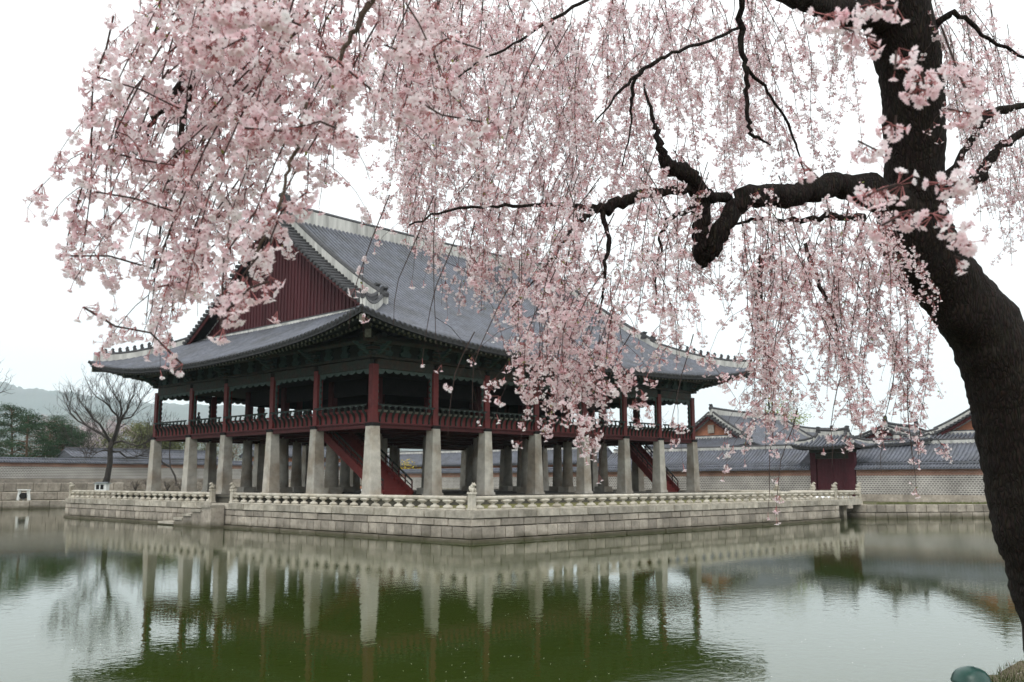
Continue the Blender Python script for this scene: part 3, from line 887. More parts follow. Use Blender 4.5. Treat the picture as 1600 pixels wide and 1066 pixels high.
for i, x in enumerate(AX):
    for j, y in enumerate(BY):
        outer = i in (0, 7) or j in (0, 5)
        o = inst('stone_pillar', PSQ if outer else PRD, pav, (x, y, 0))
        if not outer: o.data = PRD
        inst('wooden_post', WPO if outer else WPI_SHADED, pav, (x, y, 4.45), 0, (1, 1, 1) if outer else (1.1, 1.1, 1.15))
        if outer: inst('pillar_cap', CAPM, pav, (x, y, 4.245))
mb = MB()
mb.box(-.3, LX + .3, -.3, LY + .3, 4.38, 4.46)
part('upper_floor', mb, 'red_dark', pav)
mb = MB()
for x in AX: mb.box(x - .2, x + .2, -.2, LY + .2, 4.12, 4.375)
for k in range(len(BY)):
    for i in range(7): mb.box(AX[i] + .21, AX[i + 1] - .21, BY[k] - .18, BY[k] + .18, 4.14, 4.375)
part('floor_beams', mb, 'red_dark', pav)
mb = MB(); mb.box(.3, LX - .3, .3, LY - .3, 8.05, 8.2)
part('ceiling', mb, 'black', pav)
# the raised inner hall floor and dark folding doors hung above the inner rooms
mb = MB()
mb.box(AX[1] - .1, AX[6] + .1, BY[1] - .1, BY[4] + .1, 4.47, 4.75)
part('inner_floor', mb, 'red_dark', pav)
mb = MB()
for j in (1, 4): mb.box(AX[1], AX[6], BY[j] - .06, BY[j] + .06, 6.9, 8.6)
for i in (1, 6): mb.box(AX[i] - .06, AX[i] + .06, BY[1] + .07, BY[4] - .07, 6.9, 8.6)
mb.box(AX[2] - .06, AX[2] + .06, BY[2] - 2, BY[3] + 2, 4.76, 8.6); mb.box(AX[5] - .06, AX[5] + .06, BY[1] + .1, BY[4] - .1, 4.76, 6.88)
part('inner_screen', mb, 'black', pav)

# sides of the pavilion as (origin, direction, outward normal, bays)
SIDES = [('front', Vector((0, 0, 0)), Vector((1, 0, 0)), Vector((0, -1, 0)), AX), ('left', Vector((0, 0, 0)), Vector((0, 1, 0)), Vector((-1, 0, 0)), BY),
         ('rear', Vector((0, LY, 0)), Vector((1, 0, 0)), Vector((0, 1, 0)), AX), ('right', Vector((LX, 0, 0)), Vector((0, 1, 0)), Vector((1, 0, 0)), BY)]
def fr(o, d, nn, s, outw, z): return o + d * s + nn * outw + Vector((0, 0, z))
# one railing bracket (curved "chicken leg" plate with a lotus block)
def bracket_mesh():
    m = MB()
    poly = [(0, .02), (.09, .02), (.10, .30), (.20, .52), (.34, .66), (.38, .86), (.30, .98), (.24, .98), (.27, .84), (.20, .70), (.06, .60), (0, .40)]
    m.extrude(poly, lambda a, b, t: (t, -a, b), .09, 0)
    m.extrude([(.22, .985), (.42, .985), (.38, 1.05), (.26, 1.05)], lambda a, b, t: (t, -a, b), .17, 1)
    return m
BRK = mesh_of('rail_bracket', bracket_mesh(), ['rafter', 'pale_teal'])
def nakyang(m, o, d, nn, s0, s1, zt, zb):
    """scalloped painted trim hung under the beam and down both posts"""
    def strip(pa, pb, inner, wmin, wmax, n):
        for k in range(n):
            t0, t1 = k / n, (k + 1) / n
            ed = []
            for q in range(5):
                t = t0 + (t1 - t0) * q / 4
                ed.append((t, wmin + (wmax - wmin) * abs(math.sin(PI * q / 4)) ** .6 * (1.5 if k in (0, n - 1) and inner[2] != 0 else 1)))
            for (ta, wa), (tb, wb) in zip(ed[:-1], ed[1:]):
                a0 = pa + (pb - pa) * ta; a1 = pa + (pb - pa) * tb
                b0 = a0 + Vector(inner) * wa; b1 = a1 + Vector(inner) * wb
                for off in (.05, -.05): 
                    m.add([a0 + nn * off, a1 + nn * off, b1 + nn * off, b0 + nn * off], [(0, 1, 2, 3)], 0)
                m.add([b0 + nn * .05, b1 + nn * .05, b1 - nn * .05, b0 - nn * .05], [(0, 1, 2, 3)], 1)
    strip(fr(o, d, nn, s0, 0, zt), fr(o, d, nn, s1, 0, zt), (0, 0, -1), .10, .26, 7)
    strip(fr(o, d, nn, s0, 0, zb), fr(o, d, nn, s0, 0, zt - .1), tuple(d), .05, .16, 6)
    strip(fr(o, d, nn, s1, 0, zb), fr(o, d, nn, s1, 0, zt - .1), tuple(-d), .05, .16, 6)
for nm, o, d, nn, bays in SIDES:
    seen = nm in ('front', 'left')
    rot = math.atan2(-nn.x, nn.y) + PI      # bracket's -y axis points outward
    for i in range(len(bays) - 1):
        s0, s1 = bays[i] + .22, bays[i + 1] - .22
        m = MB(); m.beam(fr(o, d, nn, s0, .02, 4.80), fr(o, d, nn, s1, .02, 4.80), .08, .60)
        rl = part('railing', m, 'red', pav)
        m = MB(); m.beam(fr(o, d, nn, s0, .05, 4.455), fr(o, d, nn, s1, .05, 4.455), .34, .08); part('sill', m, 'red', rl)
        m = MB(); m.beam(fr(o, d, nn, s0, .03, 5.20), fr(o, d, nn, s1, .03, 5.20), .06, .14)
        part('top_board', m, 'rafter_end' if nm == 'front' else 'red', rl)
        m = MB(); m.beam(fr(o, d, nn, s0, .38, 5.54), fr(o, d, nn, s1, .38, 5.54), .09, .09); part('hand_rail', m, 'rafter', rl)
        n = 9
        if seen:
            for k in range(n):
                s = s0 + (s1 - s0) * (k + .5) / n
                inst('rail_bracket', BRK, rl, fr(o, d, nn, s, .06, 4.46), rot)
        else:
            m = MB()
            for k in range(n):
                s = s0 + (s1 - s0) * (k + .5) / n
                m.beam(fr(o, d, nn, s, .1, 4.5), fr(o, d, nn, s, .36, 5.5), .09, .1)
            part('rail_brackets', m, 'rafter', rl)
        m = MB(); nakyang(m, o, d, nn, s0, s1, 7.80, 5.45)
        part('carved_trim', m, ['pale_teal', 'teal'], pav)
        m = MB(); m.beam(fr(o, d, nn, s0, 0, 8.10), fr(o, d, nn, s1, 0, 8.10), .34, .58)
        part('lintel_beam', m, 'green', pav)
        n2 = 3
        for k in range(n2):
            m = MB()
            s = s0 + (s1 - s0) * (k + .5) / n2
            m.extrude([(-.34, 0), (.34, 0), (.46, .22), (.30, .30), (.22, .48), (.36, .62), (.2, .80), (-.2, .80), (-.36, .62), (-.22, .48), (-.30, .30), (-.46, .22)],
                      lambda a, b, t, s=s: fr(o, d, nn, s + a, .02 + t, 8.66 + b), .16, 0)
            part('flower_block', m, 'teal', pav)
    L = bays[-1]
    m = MB(); m.beam(fr(o, d, nn, -.45, .0, 8.52), fr(o, d, nn, L + .45, .0, 8.52), .5, .16)
    part('plate', m, 'green', pav)
    m = MB(); m.beam(fr(o, d, nn, 0, -.12, 9.2), fr(o, d, nn, L, -.12, 9.2), .12, 1.2)
    part('frieze_board', m, 'rafter', pav)
    m = MB(); m.tube([fr(o, d, nn, -1.0, .0, 9.72), fr(o, d, nn, L + 1.0, 0, 9.72)], .22, 10, 0)
    part('purlin', m, 'green', pav); m = MB(); m.tube([fr(o, d, nn, -1.6, 1.15, 9.36), fr(o, d, nn, L + 1.6, 1.15, 9.36)], .17, 10, 0)
    part('purlin', m, 'green', pav)
    for i, s in enumerate(bays):
        m = MB()
        for k, (zb, ou) in enumerate(((8.6, .75), (8.85, 1.15), (9.1, 1.5))):
            m.extrude([(-.6, zb), (ou - .25, zb), (ou, zb + .1), (ou + .12, zb + .22), (-.6, zb + .22)], lambda a, b, t, s=s: fr(o, d, nn, s + t, a, b), .2, 0)
            m.beam(fr(o, d, nn, s - .5 - .12 * k, ou * .55, zb + .12), fr(o, d, nn, s + .5 + .12 * k, ou * .55, zb + .12), .16, .16, 1)
        part('bracket_arm', m, ['teal', 'green'], pav)
# the roof
def hp(u): return 8.85 + .47 * u + .0087 * u * u
ident = lambda x, y, z: Vector((x, y, z))
column, lf = roof_set(pav, ident, LX, LY, 4.1, 2.35, hp, (1.75, 6.0), .385, .108)
# soffit and rafters
m = MB(); rf = MB(); fl = MB(); disc = MB()
for side in range(4):
    Lal = LX if side < 2 else LY
    n = 60
    prev = None
    for i in range(n + 1):
        xa = -4.1 + (Lal + 8.2) * i / n
        ux = min(xa + 4.1, Lal + 4.1 - xa)
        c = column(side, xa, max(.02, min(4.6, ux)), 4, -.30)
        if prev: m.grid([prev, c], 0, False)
        prev = c
    n = int((Lal + 8.2) / .42)
    for i in range(n):
        xa = -4.1 + (Lal + 8.2) * (i + .5) / n
        ux = min(xa + 4.1, Lal + 4.1 - xa)
        if ux < .5: continue
        full = column(side, xa, 4.6, 46)
        def at(u, off): 
            p = full[min(46, int(round(u * 10)))]; return Vector((p.x, p.y, p.z + off))
        u1 = min(ux, 2.3)
        if u1 > .5: fl.beam(at(.22, -.38), at(u1, -.40), .15, .15, 0); 
        pe = at(.22, -.38); d0 = (at(.22, 0) - at(.6, 0)).normalized()
        fl.beam(pe + d0 * .002, pe + d0 * .012, .15, .15, 1)
        if ux > 1.7:
            rf.tube([at(1.55, -.62), at(min(ux, 4.6), -.60)], .105, 7, 0)
            p = at(1.55, -.62); rf.tube([p + d0 * .003, p + d0 * .014], .10, 8, 1)
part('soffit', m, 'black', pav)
part('flying_rafters', fl, ['rafter', 'rafter_end'], pav, kind='stuff')
part('round_rafters', rf, ['rafter', 'rafter_end'], pav, kind='stuff')
for cx, cy, sx, sy in ((0, 0, -1, -1), (LX, 0, 1, -1), (0, LY, -1, 1), (LX, LY, 1, 1)):
    m = MB()
    tip = Vector((cx + sx * 3.85, cy + sy * 3.85, 10.0)); inn = Vector((cx - sx * 1, cy - sy * 1, 9.95)); mid = Vector((cx + sx * 2.0, cy + sy * 2.0, 9.55))
    m.beam(inn, mid, .34, .5, 0); m.beam(mid + Vector((0, 0, .42)), tip, .3, .4, 0)
    m.beam(mid, mid + Vector((sx * .1, sy * .1, 0)), .36, .52, 1); m.beam(tip, tip + Vector((sx * .06, sy * .06, 0)), .32, .42, 1)
    part('corner_rafter', m, ['rafter', 'rafter_end'], pav)
# ridge-end dragon heads, descending-ridge heads, little hip figures
def extr(poly, frame_, dp, name, mt, parent, nn=None):
    q = MB(); q.extrude(poly, frame_, dp); return part(name, q, mt, parent)
HEAD = [(-.55, 0), (.62, 0), (.60, .35), (.40, .62), (.45, .95), (.28, 1.35), (-.05, 1.5), (-.42, 1.42), (-.50, 1.18), (-.30, 1.10), (-.18, .92), (-.40, .75), (-.62, .48)]
for X, s in ((2.3, 1), (LX - 2.3, -1)):
    extr(HEAD, lambda a, b, t: (X + a * s, LY / 2 + t, 21.05 + b * .95), .42, 'ridge_finial', 'tile_end', pav)
for X, s in ((2.35, 1), (LX - 2.35, -1)):
    for yb, t2 in ((1.95, 1), (LY - 1.95, -1)):
        zb = hp(yb + 4.1 if t2 == 1 else LY - yb + 4.1) + .75
        extr([(a * .55, b * .5) for a, b in HEAD], lambda a, b, t: (X + t, yb + a * t2 + .2 * t2, zb + b + .05), .34, 'ridge_head', 'tile_end', pav)
        extr([(a * .5, b * .42) for a, b in HEAD], lambda a, b, t: (X + t + .1 * s, yb + a * t2 + 1.1 * t2, zb + b + .55), .3, 'ridge_head', 'tile_end', pav)
FIG = [(-.13, 0), (.13, 0), (.12, .22), (.17, .30), (.10, .46), (.02, .56), (-.08, .48), (-.06, .30), (-.14, .2)]
qm = MB(); qm.extrude(FIG, lambda a, b, t: (a, t, b), .16)
FIGM = mesh_of('roof_figure', qm, 'tile_end')
for cx, cy, sx, sy in ((0, 0, -1, -1), (LX, 0, 1, -1), (0, LY, -1, 1), (LX, LY, 1, 1)):
    for k in range(10):
        u = .9 + k * .42
        x = 4.1 - u
        inst('roof_figure', FIGM, pav, (cx + sx * x, cy + sy * x, hp(u) + lf(u, u) + .62 * .8 + .22), math.atan2(sy, sx), (1, 1, .8))

# staircases under the floor
def stair(x0, x1, ya, za, yb, zb, n):
    st = MB()
    for k in range(n):
        t0, t1 = k / n, (k + 1) / n
        y0, y1 = ya + (yb - ya) * t0, ya + (yb - ya) * t1
        z = za + (zb - za) * t1
        st.box(x0, x1, min(y0, y1), max(y0, y1), z - .28, z)
    o = part('staircase', st, 'stairred', pav)
    for x in (x0 - .06, x1 + .06):
        m = MB(); m.beam((x, ya, za - .15), (x, yb, zb - .05), .12, .55); part('stringer', m, 'stairred', o)
        m = MB(); m.beam((x, ya, za + .85), (x, yb, zb + .85), .09, .09); m.beam((x, ya, za + .5), (x, yb, zb + .5), .06, .05)
        part('stair_rail', m, 'rafter', o)
        m = MB()
        for k in range(n // 2 + 1):
            t = k / (n // 2)
            y = ya + (yb - ya) * t; z = za + (zb - za) * t
            m.box(x - .035, x + .035, y - .035, y + .035, z - .1, z + .85)
        part('stair_posts', m, 'red_dark', o, kind='stuff')
stair(2.2, 4.45, 8.5, 4.36, 1.6, 0.1, 20)
stair(31.6, 33.5, 5.4, 4.36, 1.0, 0.1, 16)

# visitor at the railing
def person(loc, face, label):
    t = bpy.data.objects.new('person', None); COL.objects.link(t)
    t.location = loc; ORG[t] = Vector(loc); t['label'] = label; t['category'] = 'person'
    c, s_ = math.cos(face), math.sin(face)
    def W(x, y, z): return (loc[0] + x * c - y * s_, loc[1] + x * s_ + y * c, loc[2] + z)
    J = {'pel': (0, 0, .92), 'wa': (0, 0, 1.08), 'ch': (.02, 0, 1.30), 'nk': (.03, 0, 1.47), 'hd': (.05, 0, 1.62), 'ht': (.04, 0, 1.72)}
    vs = []; ed = []; rd = []
    def add(p, r, par=None):
        vs.append(W(*p)); rd.append(r)
        if par is not None: ed.append((par, len(vs) - 1))
        return len(vs) - 1
    p0 = add(J['pel'], .15); w1 = add(J['wa'], .14, p0); c1 = add(J['ch'], .16, w1); n1 = add(J['nk'], .06, c1); h1 = add(J['hd'], .09, n1); add(J['ht'], .085, h1)
    for sg in (1, -1):
        hp_ = add((0, .09 * sg, .86), .09, p0); kn = add((.03, .10 * sg, .47), .062, hp_); an = add((0, .10 * sg, .07), .042, kn); add((.16, .11 * sg, .035), .035, an)
        sh = add((.02, .18 * sg, 1.41), .065, c1); el = add((.12, .24 * sg, 1.16), .048, sh); wr = add((.34, .17 * sg, 1.10), .034, el); pm = add((.42, .15 * sg, 1.09), .035, wr)
        for q in range(4): add((.50 - .012 * abs(q - 1.4), (.15 + (q - 1.5) * .02) * sg, 1.075), .010, pm)
        add((.44, .11 * sg, 1.085), .012, pm)
    me = bpy.data.meshes.new('body'); me.from_pydata([Vector(v) - Vector(loc) for v in vs], ed, [])
    ob = bpy.data.objects.new('body', me); COL.objects.link(ob); ob.parent = t
    sk = ob.modifiers.new('skin', 'SKIN')
    for i, r in enumerate(rd): me.skin_vertices[0].data[i].radius = (r, r)
    me.skin_vertices[0].data[0].use_root = True
    ob.modifiers.new('sub', 'SUBSURF').levels = 1
    me.materials.append(M['cloth'])
    m = MB(); m.blob(W(.05, 0, 1.63), (.082, .082, .115)); m.blob(W(.135, 0, 1.62), (.018, .018, .025), 0, 6, 4)
    for sg in (1, -1): m.blob(W(.04, .085 * sg, 1.62), (.02, .02, .035), 0, 6, 4)
    part('face', m, 'skin', t)
    m = MB(); m.blob(W(.02, 0, 1.685), (.10, .10, .085)); part('hair', m, 'hair', t)
person((0.55, 22.72, 4.46), PI, 'dark clothed visitor standing at the upper railing near the left end of the pavilion')

# ================================================================== GATE, HALLS, CORRIDORS
def gable_long_roof(root, p0, p1, zr, ze, half, rib=.40, r=.115, name='roof', rm='plaster'):
    """straight two-slope tiled roof from p0 to p1 (plan), perpendicular half-width"""
    a = Vector((p0[0], p0[1], 0)); b = Vector((p1[0], p1[1], 0)); d = (b - a); L = d.length; d /= L; nn = Vector((d.y, -d.x, 0))
    sf, rb = MB(), MB(); EDS = []
    prof = [(0, zr), (.35, zr - (zr - ze) * .42), (.7, zr - (zr - ze) * .76), (1, ze)]
    for sg in (1, -1):
        sf.grid([[a + d * s + nn * (sg * half * t) + Vector((0, 0, z)) for t, z in prof] for s in (0, L)], 0, False)
        n = int(L / rib)
        for k in range(n + 1):
            s = L * k / n
            rb.tube([a + d * s + nn * (sg * half * t) + Vector((0, 0, z + .03)) for t, z in prof], r, 5, 0)
        ed = MB(); ed.grid([[a + d * s + nn * (sg * half) + Vector((0, 0, z)) for z in (ze + .02, ze - .2)] for s in (0, L)], 0, False); EDS.append(ed)
    sf.grid([[a + d * s + nn * (half * t) + Vector((0, 0, ze - .12)) for t in (-1, 1)] for s in (0, L)], 0, False)
    for s in (0, L):
        q = [a + d * s + nn * (half * t) + Vector((0, 0, z - .05)) for t, z in prof[::-1]] + [a + d * s + nn * (-half * t) + Vector((0, 0, z - .05)) for t, z in prof[1:]]
        sf.add(q, [tuple(range(len(q)))])
    rf_ = part(name, sf, 'tile', root)
    part('tile_rows', rb, 'tile', rf_, kind='stuff')
    for ed in EDS: part('eave_edge', ed, 'tile_end', rf_)
    m = MB(); m.beam(a + Vector((0, 0, zr + .12)), b + Vector((0, 0, zr + .12)), .3, .34); part('main_ridge', m, rm, rf_)
    m = MB(); m.tube([a + Vector((0, 0, zr + .32)), b + Vector((0, 0, zr + .32))], .16, 6); part('ridge_cap', m, 'tile_end', rf_)

gt = thing('gate', 'small tiled gate with closed dark red doors in the brick garden wall behind the bridge', 'gate', (EWX + .3, gate_c.y, -.4))
gx0 = EWX - .5
for yy in (GY0 + .35, GY1 - .35):
    m = MB(); m.box(gx0 + .3, gx0 + .85, yy - .3, yy + .3, -.6, 3.75); part('gate_post', m, 'gate_red', gt)
m = MB(); m.box(gx0 + .32, gx0 + .83, GY0 + .66, GY1 - .66, 3.15, 3.7); part('lintel', m, 'green', gt)
m = MB(); m.box(gx0 + .2, gx0 + .95, GY0 + .05, GY1 - .05, 3.76, 4.2); part('frieze', m, 'green', gt)
m = MB(); m.box(gx0, gx0 + 1.2, GY0 + .66, GY1 - .66, -.6, .02); part('threshold', m, 'stone', gt)
for k in (0, 1):
    y0 = GY0 + .68 + k * (GY1 - GY0 - 1.36) / 2
    y1 = y0 + (GY1 - GY0 - 1.36) / 2 - .03
    m = MB(); m.box(gx0 + .5, gx0 + .6, y0, y1, .03, 3.13)
    dr = part('door', m, 'gate_red', gt)
    n = 5
    for q in range(n):
        m = MB(); m.box(gx0 + .46, gx0 + .497, y0 + (y1 - y0) * q / n + .015, y0 + (y1 - y0) * (q + 1) / n - .015, .05, 3.1); part('plank', m, 'gate_red', dr)
GLx, GLy = GY1 - GY0 - .6, 2.2
roof_set(gt, lambda x, y, z: Vector((EWX + .3 - GLy / 2 + y, GY1 - .3 - x, z)), GLx, GLy, 1.25, .55, lambda u: 4.2 + .36 * u + .07 * u * u, (.32, 1.2), .38, .105, detail=True, ridge_h=.5, gable='gate_red', verge=.5)
for yy in (GY1 - .9, GY0 + .9):
    extr([(a * .45, b * .45) for a, b in HEAD], lambda a, b, t: (EWX + .3 + t, yy + (a if yy > gate_c.y else -a) * -1, 5.75 + b), .3, 'ridge_finial', 'tile_end', gt)

def corridor(label, p0, p1, zr, ze, half, zb=-.4):
    c = ((p0[0] + p1[0]) / 2, (p0[1] + p1[1]) / 2, zb)
    t = thing('corridor', label, 'corridor', c, 'tiled corridor roofs behind the right wall')
    a = Vector((p0[0], p0[1], 0)); b = Vector((p1[0], p1[1], 0))
    m = MB(); m.beam(a + Vector((0, 0, (ze + zb) / 2)), b + Vector((0, 0, (ze + zb) / 2)), half * 1.35, ze - zb - .15); part('wall', m, 'orange', t)
    gable_long_roof(t, p0, p1, zr, ze, half)
    return t
# long roofs just behind the wall (parallel to it)
ca = P(1036, 704, 112); cb = P(1262, 701, 103)
CX = 61.5
def yat(px, X): return onx(px, 720, X).y
def zat(px, py, X): return onx(px, py, X).z
corridor('long tiled corridor roof behind the wall between the pavilion and the red gate', (CX, yat(960, CX)), (CX, yat(1268, CX)), zat(1150, 703, CX), zat(1150, 727, CX - 2.6), 2.9)
corridor('tiled corridor roof behind the wall right of the red gate', (CX - .5, yat(1350, CX)), (CX - .5, yat(1700, CX)), zat(1440, 694, CX), zat(1440, 722, CX - 2.6), 2.9)
corridor('low tiled roof far behind the pillars under the pavilion floor', (CX + 3, yat(560, CX + 3)), (CX + 3, yat(950, CX + 3)), zat(760, 706, CX + 3), zat(760, 726, CX), 3.2)

def hall(label, gpx, gpy, X, Lx, Ly, eave_py, group='tiled palace halls behind the right wall', ridge_h=.62):
    """hip-and-gable hall; the near gable's apex is seen at (gpx, gpy) on the plane x=X"""
    q = onx(gpx, gpy, X)
    e = 1.7; gx = 1.9
    ox, oy = q.x - gx, q.y - Ly / 2
    ze = zat(gpx, eave_py, ox - e)
    half = Ly / 2 + e
    rise = q.z - .6 - ze
    k2 = .35 * rise / half ** 2; k1 = .65 * rise / half
    h = lambda u: ze + k1 * u + k2 * u * u
    t = thing('hall', label, 'hall', (ox + Lx / 2, oy + Ly / 2, -.4), group)
    frame = lambda x, y, z: Vector((ox + x, oy + y, z))
    m = MB(); m.box(ox + .3, ox + Lx - .3, oy + .3, oy + Ly - .3, -.4, ze + .8); part('wall', m, 'red_dark', t)
    roof_set(t, frame, Lx, Ly, e, gx, h, (.7, 2.5), .40, .115, detail=False, ridge_h=ridge_h, gable='orange', verge=.8)
    for xx, s in ((gx, 1), (Lx - gx, -1)):
        extr([(a * .55, b * .55) for a, b in HEAD], lambda a, b, t_: (ox + xx + a * s, oy + Ly / 2 + t_, q.z + .05 + b * .9), .3, 'ridge_finial', 'tile_end', t)
    # square vent of patterned brick in the gable
    zb = h(gx + e) + .5
    m = MB(); m.box(ox + gx - .2, ox + gx - .11, oy + Ly / 2 - .45, oy + Ly / 2 + .45, zb, zb + min(1.3, (h(half) - zb) * .45)); part('gable_panel', m, 'stone', t)
    for k in range(4):
        u = .7 + k * .35
        inst('roof_figure', FIGM, t, (ox - e + u, oy - e + u, h(u) + .62), 0, (.7, .7, .7))
    return t
hall('grey tiled hall with orange gable just right of the pavilion end', 1111, 641, 70, 22, 12.5, 702)
hall('small tiled hall with orange gable right of the gate roof', 1383, 661, 64, 12, 8.6, 697, ridge_h=.45)
hall('tall tiled hall half hidden behind the cherry trunk', 1545, 622, 66, 20, 14, 694, ridge_h=.7)
hall('distant tiled hall glimpsed behind the first hall roof', 1238, 668, 92, 16, 10, 704)

# low grey roofs behind the left garden wall
for k, (pa, pb, Y, zr_, ze_, lb) in enumerate(((100, 330, 96, 706, 716, 'long low grey roof behind the far left wall below the bare tree'), (390, 560, 100, 700, 714, 'low grey roof behind the wall seen between the left pillars'))):
    a, b = ony(pa, 715, Y), ony(pb, 715, Y)
    t = thing('outbuilding', lb, 'outbuilding', ((a.x + b.x) / 2, Y, .3))
    zr = ony((pa + pb) / 2, zr_, Y).z; ze = ony((pa + pb) / 2, ze_, Y - 3).z
    m = MB(); m.box(a.x + .6, b.x - .6, Y - 2.4, Y + 2.4, .2, ze - .1); part('wall', m, 'orange', t)
    gable_long_roof(t, (a.x, Y), (b.x, Y), zr, ze, 3.4, .5, .12, rm='tile')

# ================================================================== SMALL THINGS ON THE BANKS
q = P(159, 769, 110.5)
lt = thing('lantern_box', 'white lantern box with two dark windows and a grey lid beside the bare tree', 'lantern', (q.x, q.y, -.32))
ang = math.atan2(RGT.y, RGT.x)
def rotm(mb_, c, a):
    ca, sa = math.cos(a), math.sin(a)
    mb_.v = [(c[0] + x * ca - y * sa, c[1] + x * sa + y * ca, z) for x, y, z in mb_.v]; return mb_
zq = -.18
m = MB(); m.box(-.66, .66, -.45, .45, zq, zq + .80); part('cabinet', rotm(m, q, ang), 'white', lt)
m = MB(); m.box(-.82, .82, -.6, .6, zq + .80, zq + .88); m.box(-.6, .6, -.4, .4, zq + .88, zq + 1.0); part('lid', rotm(m, q, ang), 'grey_metal', lt)
for x in (-.34, .16):
    m = MB(); m.box(x - .16, x + .2, -.47, -.452, zq + .16, zq + .68); part('window', rotm(m, q, ang), 'black', lt)
q = ony(37, 775, 67.5)
fl_ = thing('floodlight', 'white framed floodlight with a round dark lens on the far left bank', 'floodlight', (q.x, q.y, -1.2))
zq = -1.2
m = MB(); m.beam((-.62, 0, zq), (-.46, 0, zq + 1.1), .12, .3); m.beam((.62, 0, zq), (.46, 0, zq + 1.1), .12, .3); m.box(-.6, .6, -.35, .35, zq + 1.1, zq + 1.2)
part('frame', rotm(m, q, ang), 'white', fl_)
m = MB(); m.tube([(0, -.35, zq + .5), (0, .3, zq + .5)], .34, 12); part('lamp_head', rotm(m, q, ang), 'black', fl_)
m = MB(); m.box(-.05, .05, -.05, .05, zq - .05, zq + .2); m.box(-.5, .5, -.06, .06, zq + .46, zq + .54); part('bracket', rotm(m, q, ang), 'grey_metal', fl_)

# green mushroom garden lamp at the near bank
q = P(1517, 1062, 6.0)
gl = thing('garden_lamp', 'dark green mushroom shaped garden lamp at the near shore below the cherry trunk', 'lamp', (q.x, q.y, -.75))
m = MB(); m.lathe([(.108, -.016), (.116, -.014), (.117, -.004), (.113, .004), (.106, .026), (.086, .052), (.056, .069), (.026, .076), (.020, .080), (.006, .081)], (q.x, q.y, q.z), 28); part('cap', m, 'lamp_green', gl)
m = MB(); m.lathe([(.052, 0), (.052, .14)], (q.x, q.y, q.z - .15), 16); part('lens', m, 'grey_metal', gl)
m = MB(); m.lathe([(.07, -.80 - q.z), (.07, -.70 - q.z), (.04, -.69 - q.z), (.04, -.155)], (q.x, q.y, q.z), 16); part('stem', m, 'lamp_green', gl)

# ================================================================== BACKGROUND TREES
def limb_tree(base, height, spread, seed, depth=6, r0=.22, first=.28, up=.35, lean=(0, 0)):
    """recursive bare skeleton; returns list of (pts, radii) and tips"""
    r = random.Random(seed)
    segs = []; tips = []
    def grow(p, d, L, rad, lv):
        pts = [p.copy()]; rs = [rad]
        n = 3 if lv > 2 else 4
        for k in range(n):
            d = (d + Vector((r.uniform(-1, 1), r.uniform(-1, 1), r.uniform(-.4, .9) * up * 2)) * .20).normalized()
            p = p + d * (L / n); pts.append(p.copy()); rs.append(rad * (1 - .35 * (k + 1) / n))
        segs.append((pts, rs, lv))
        if lv >= depth: tips.append((p.copy(), d.copy())); return
        for q in range(2 if lv else 3):
            ax = Vector((r.uniform(-1, 1), r.uniform(-1, 1), r.uniform(-.3, .5)))
            ax = (ax - d * ax.dot(d))
            if ax.length < .1: continue
            ax.normalize()
            th = r.uniform(.35, .85) * spread
            nd = (d * math.cos(th) + ax * math.sin(th) + Vector((0, 0, up * .3))).normalized()
            grow(p, nd, L * r.uniform(.66, .86), rad * .64, lv + 1)
        if lv > 0 and r.random() < .5:
            k = r.randint(1, n - 1); ax = Vector((r.uniform(-1, 1), r.uniform(-1, 1), 0)).normalized()
            grow(pts[k], (d * .6 + ax * .8).normalized(), L * .55, rad * .4, min(depth, lv + 2))
    grow(Vector(base), Vector((lean[0], lean[1], 1)).normalized(), height * first, r0, 0)
    return segs, tips
def fit_height(segs, tips, base, height):
    top = max(p.z for pts, _, _ in segs for p in pts) - base[2]
    k = height / top
    b = Vector(base)
    return [([b + (p - b) * k for p in pts], rs, lv) for pts, rs, lv in segs], [(b + (p - b) * k, d) for p, d in tips]
def tree(name, label, base, height, seed, leaf=None, leaf_n=0, leaf_r=.6, leaf_s=.16, spread=1.0, depth=5, r0=.2, bark='bare_bark', group='trees beyond the garden walls', first=.28, cat='tree', up=.35, flat=.7, lean=(0, 0)):
    t = thing(name, label, cat, base, group)
    segs, tips = limb_tree(base, height, spread, seed, depth, r0, first, up, lean)
    segs, tips = fit_height(segs, tips, base, height)
    tr, bn = MB(), MB()
    for pts, rs, lv in segs:
        (tr if lv == 0 else bn).tube(pts, [max(.012, x) for x in rs], 7 if lv < 2 else (4 if lv < 4 else 3), 0, False)
    part('trunk', tr, bark, t); part('branches', bn, bark, t)
    if leaf:
        r = random.Random(seed + 5)
        cr = MB()
        for p, d in tips:
            cs = [p + Vector((r.gauss(0, .5), r.gauss(0, .5), r.gauss(0, .35))) * leaf_r for _ in range(2)]
            for k in range(leaf_n):
                c = r.choice(cs)
                v = Vector((r.gauss(0, 1), r.gauss(0, 1), r.gauss(0, flat))) * leaf_r * .55
                o = c + v; s = leaf_s * r.uniform(.6, 1.4)
                a = Vector((r.uniform(-1, 1), r.uniform(-1, 1), r.uniform(-1, 1))).normalized() * s
                b = a.cross(Vector((r.uniform(-1, 1), r.uniform(-1, 1), r.uniform(-1, 1)))).normalized() * s
                cr.add([o - a, o + b * .7, o + a, o - b * .7], [(0, 1, 2, 3)])
        part('crown', cr, leaf, t)
    return t

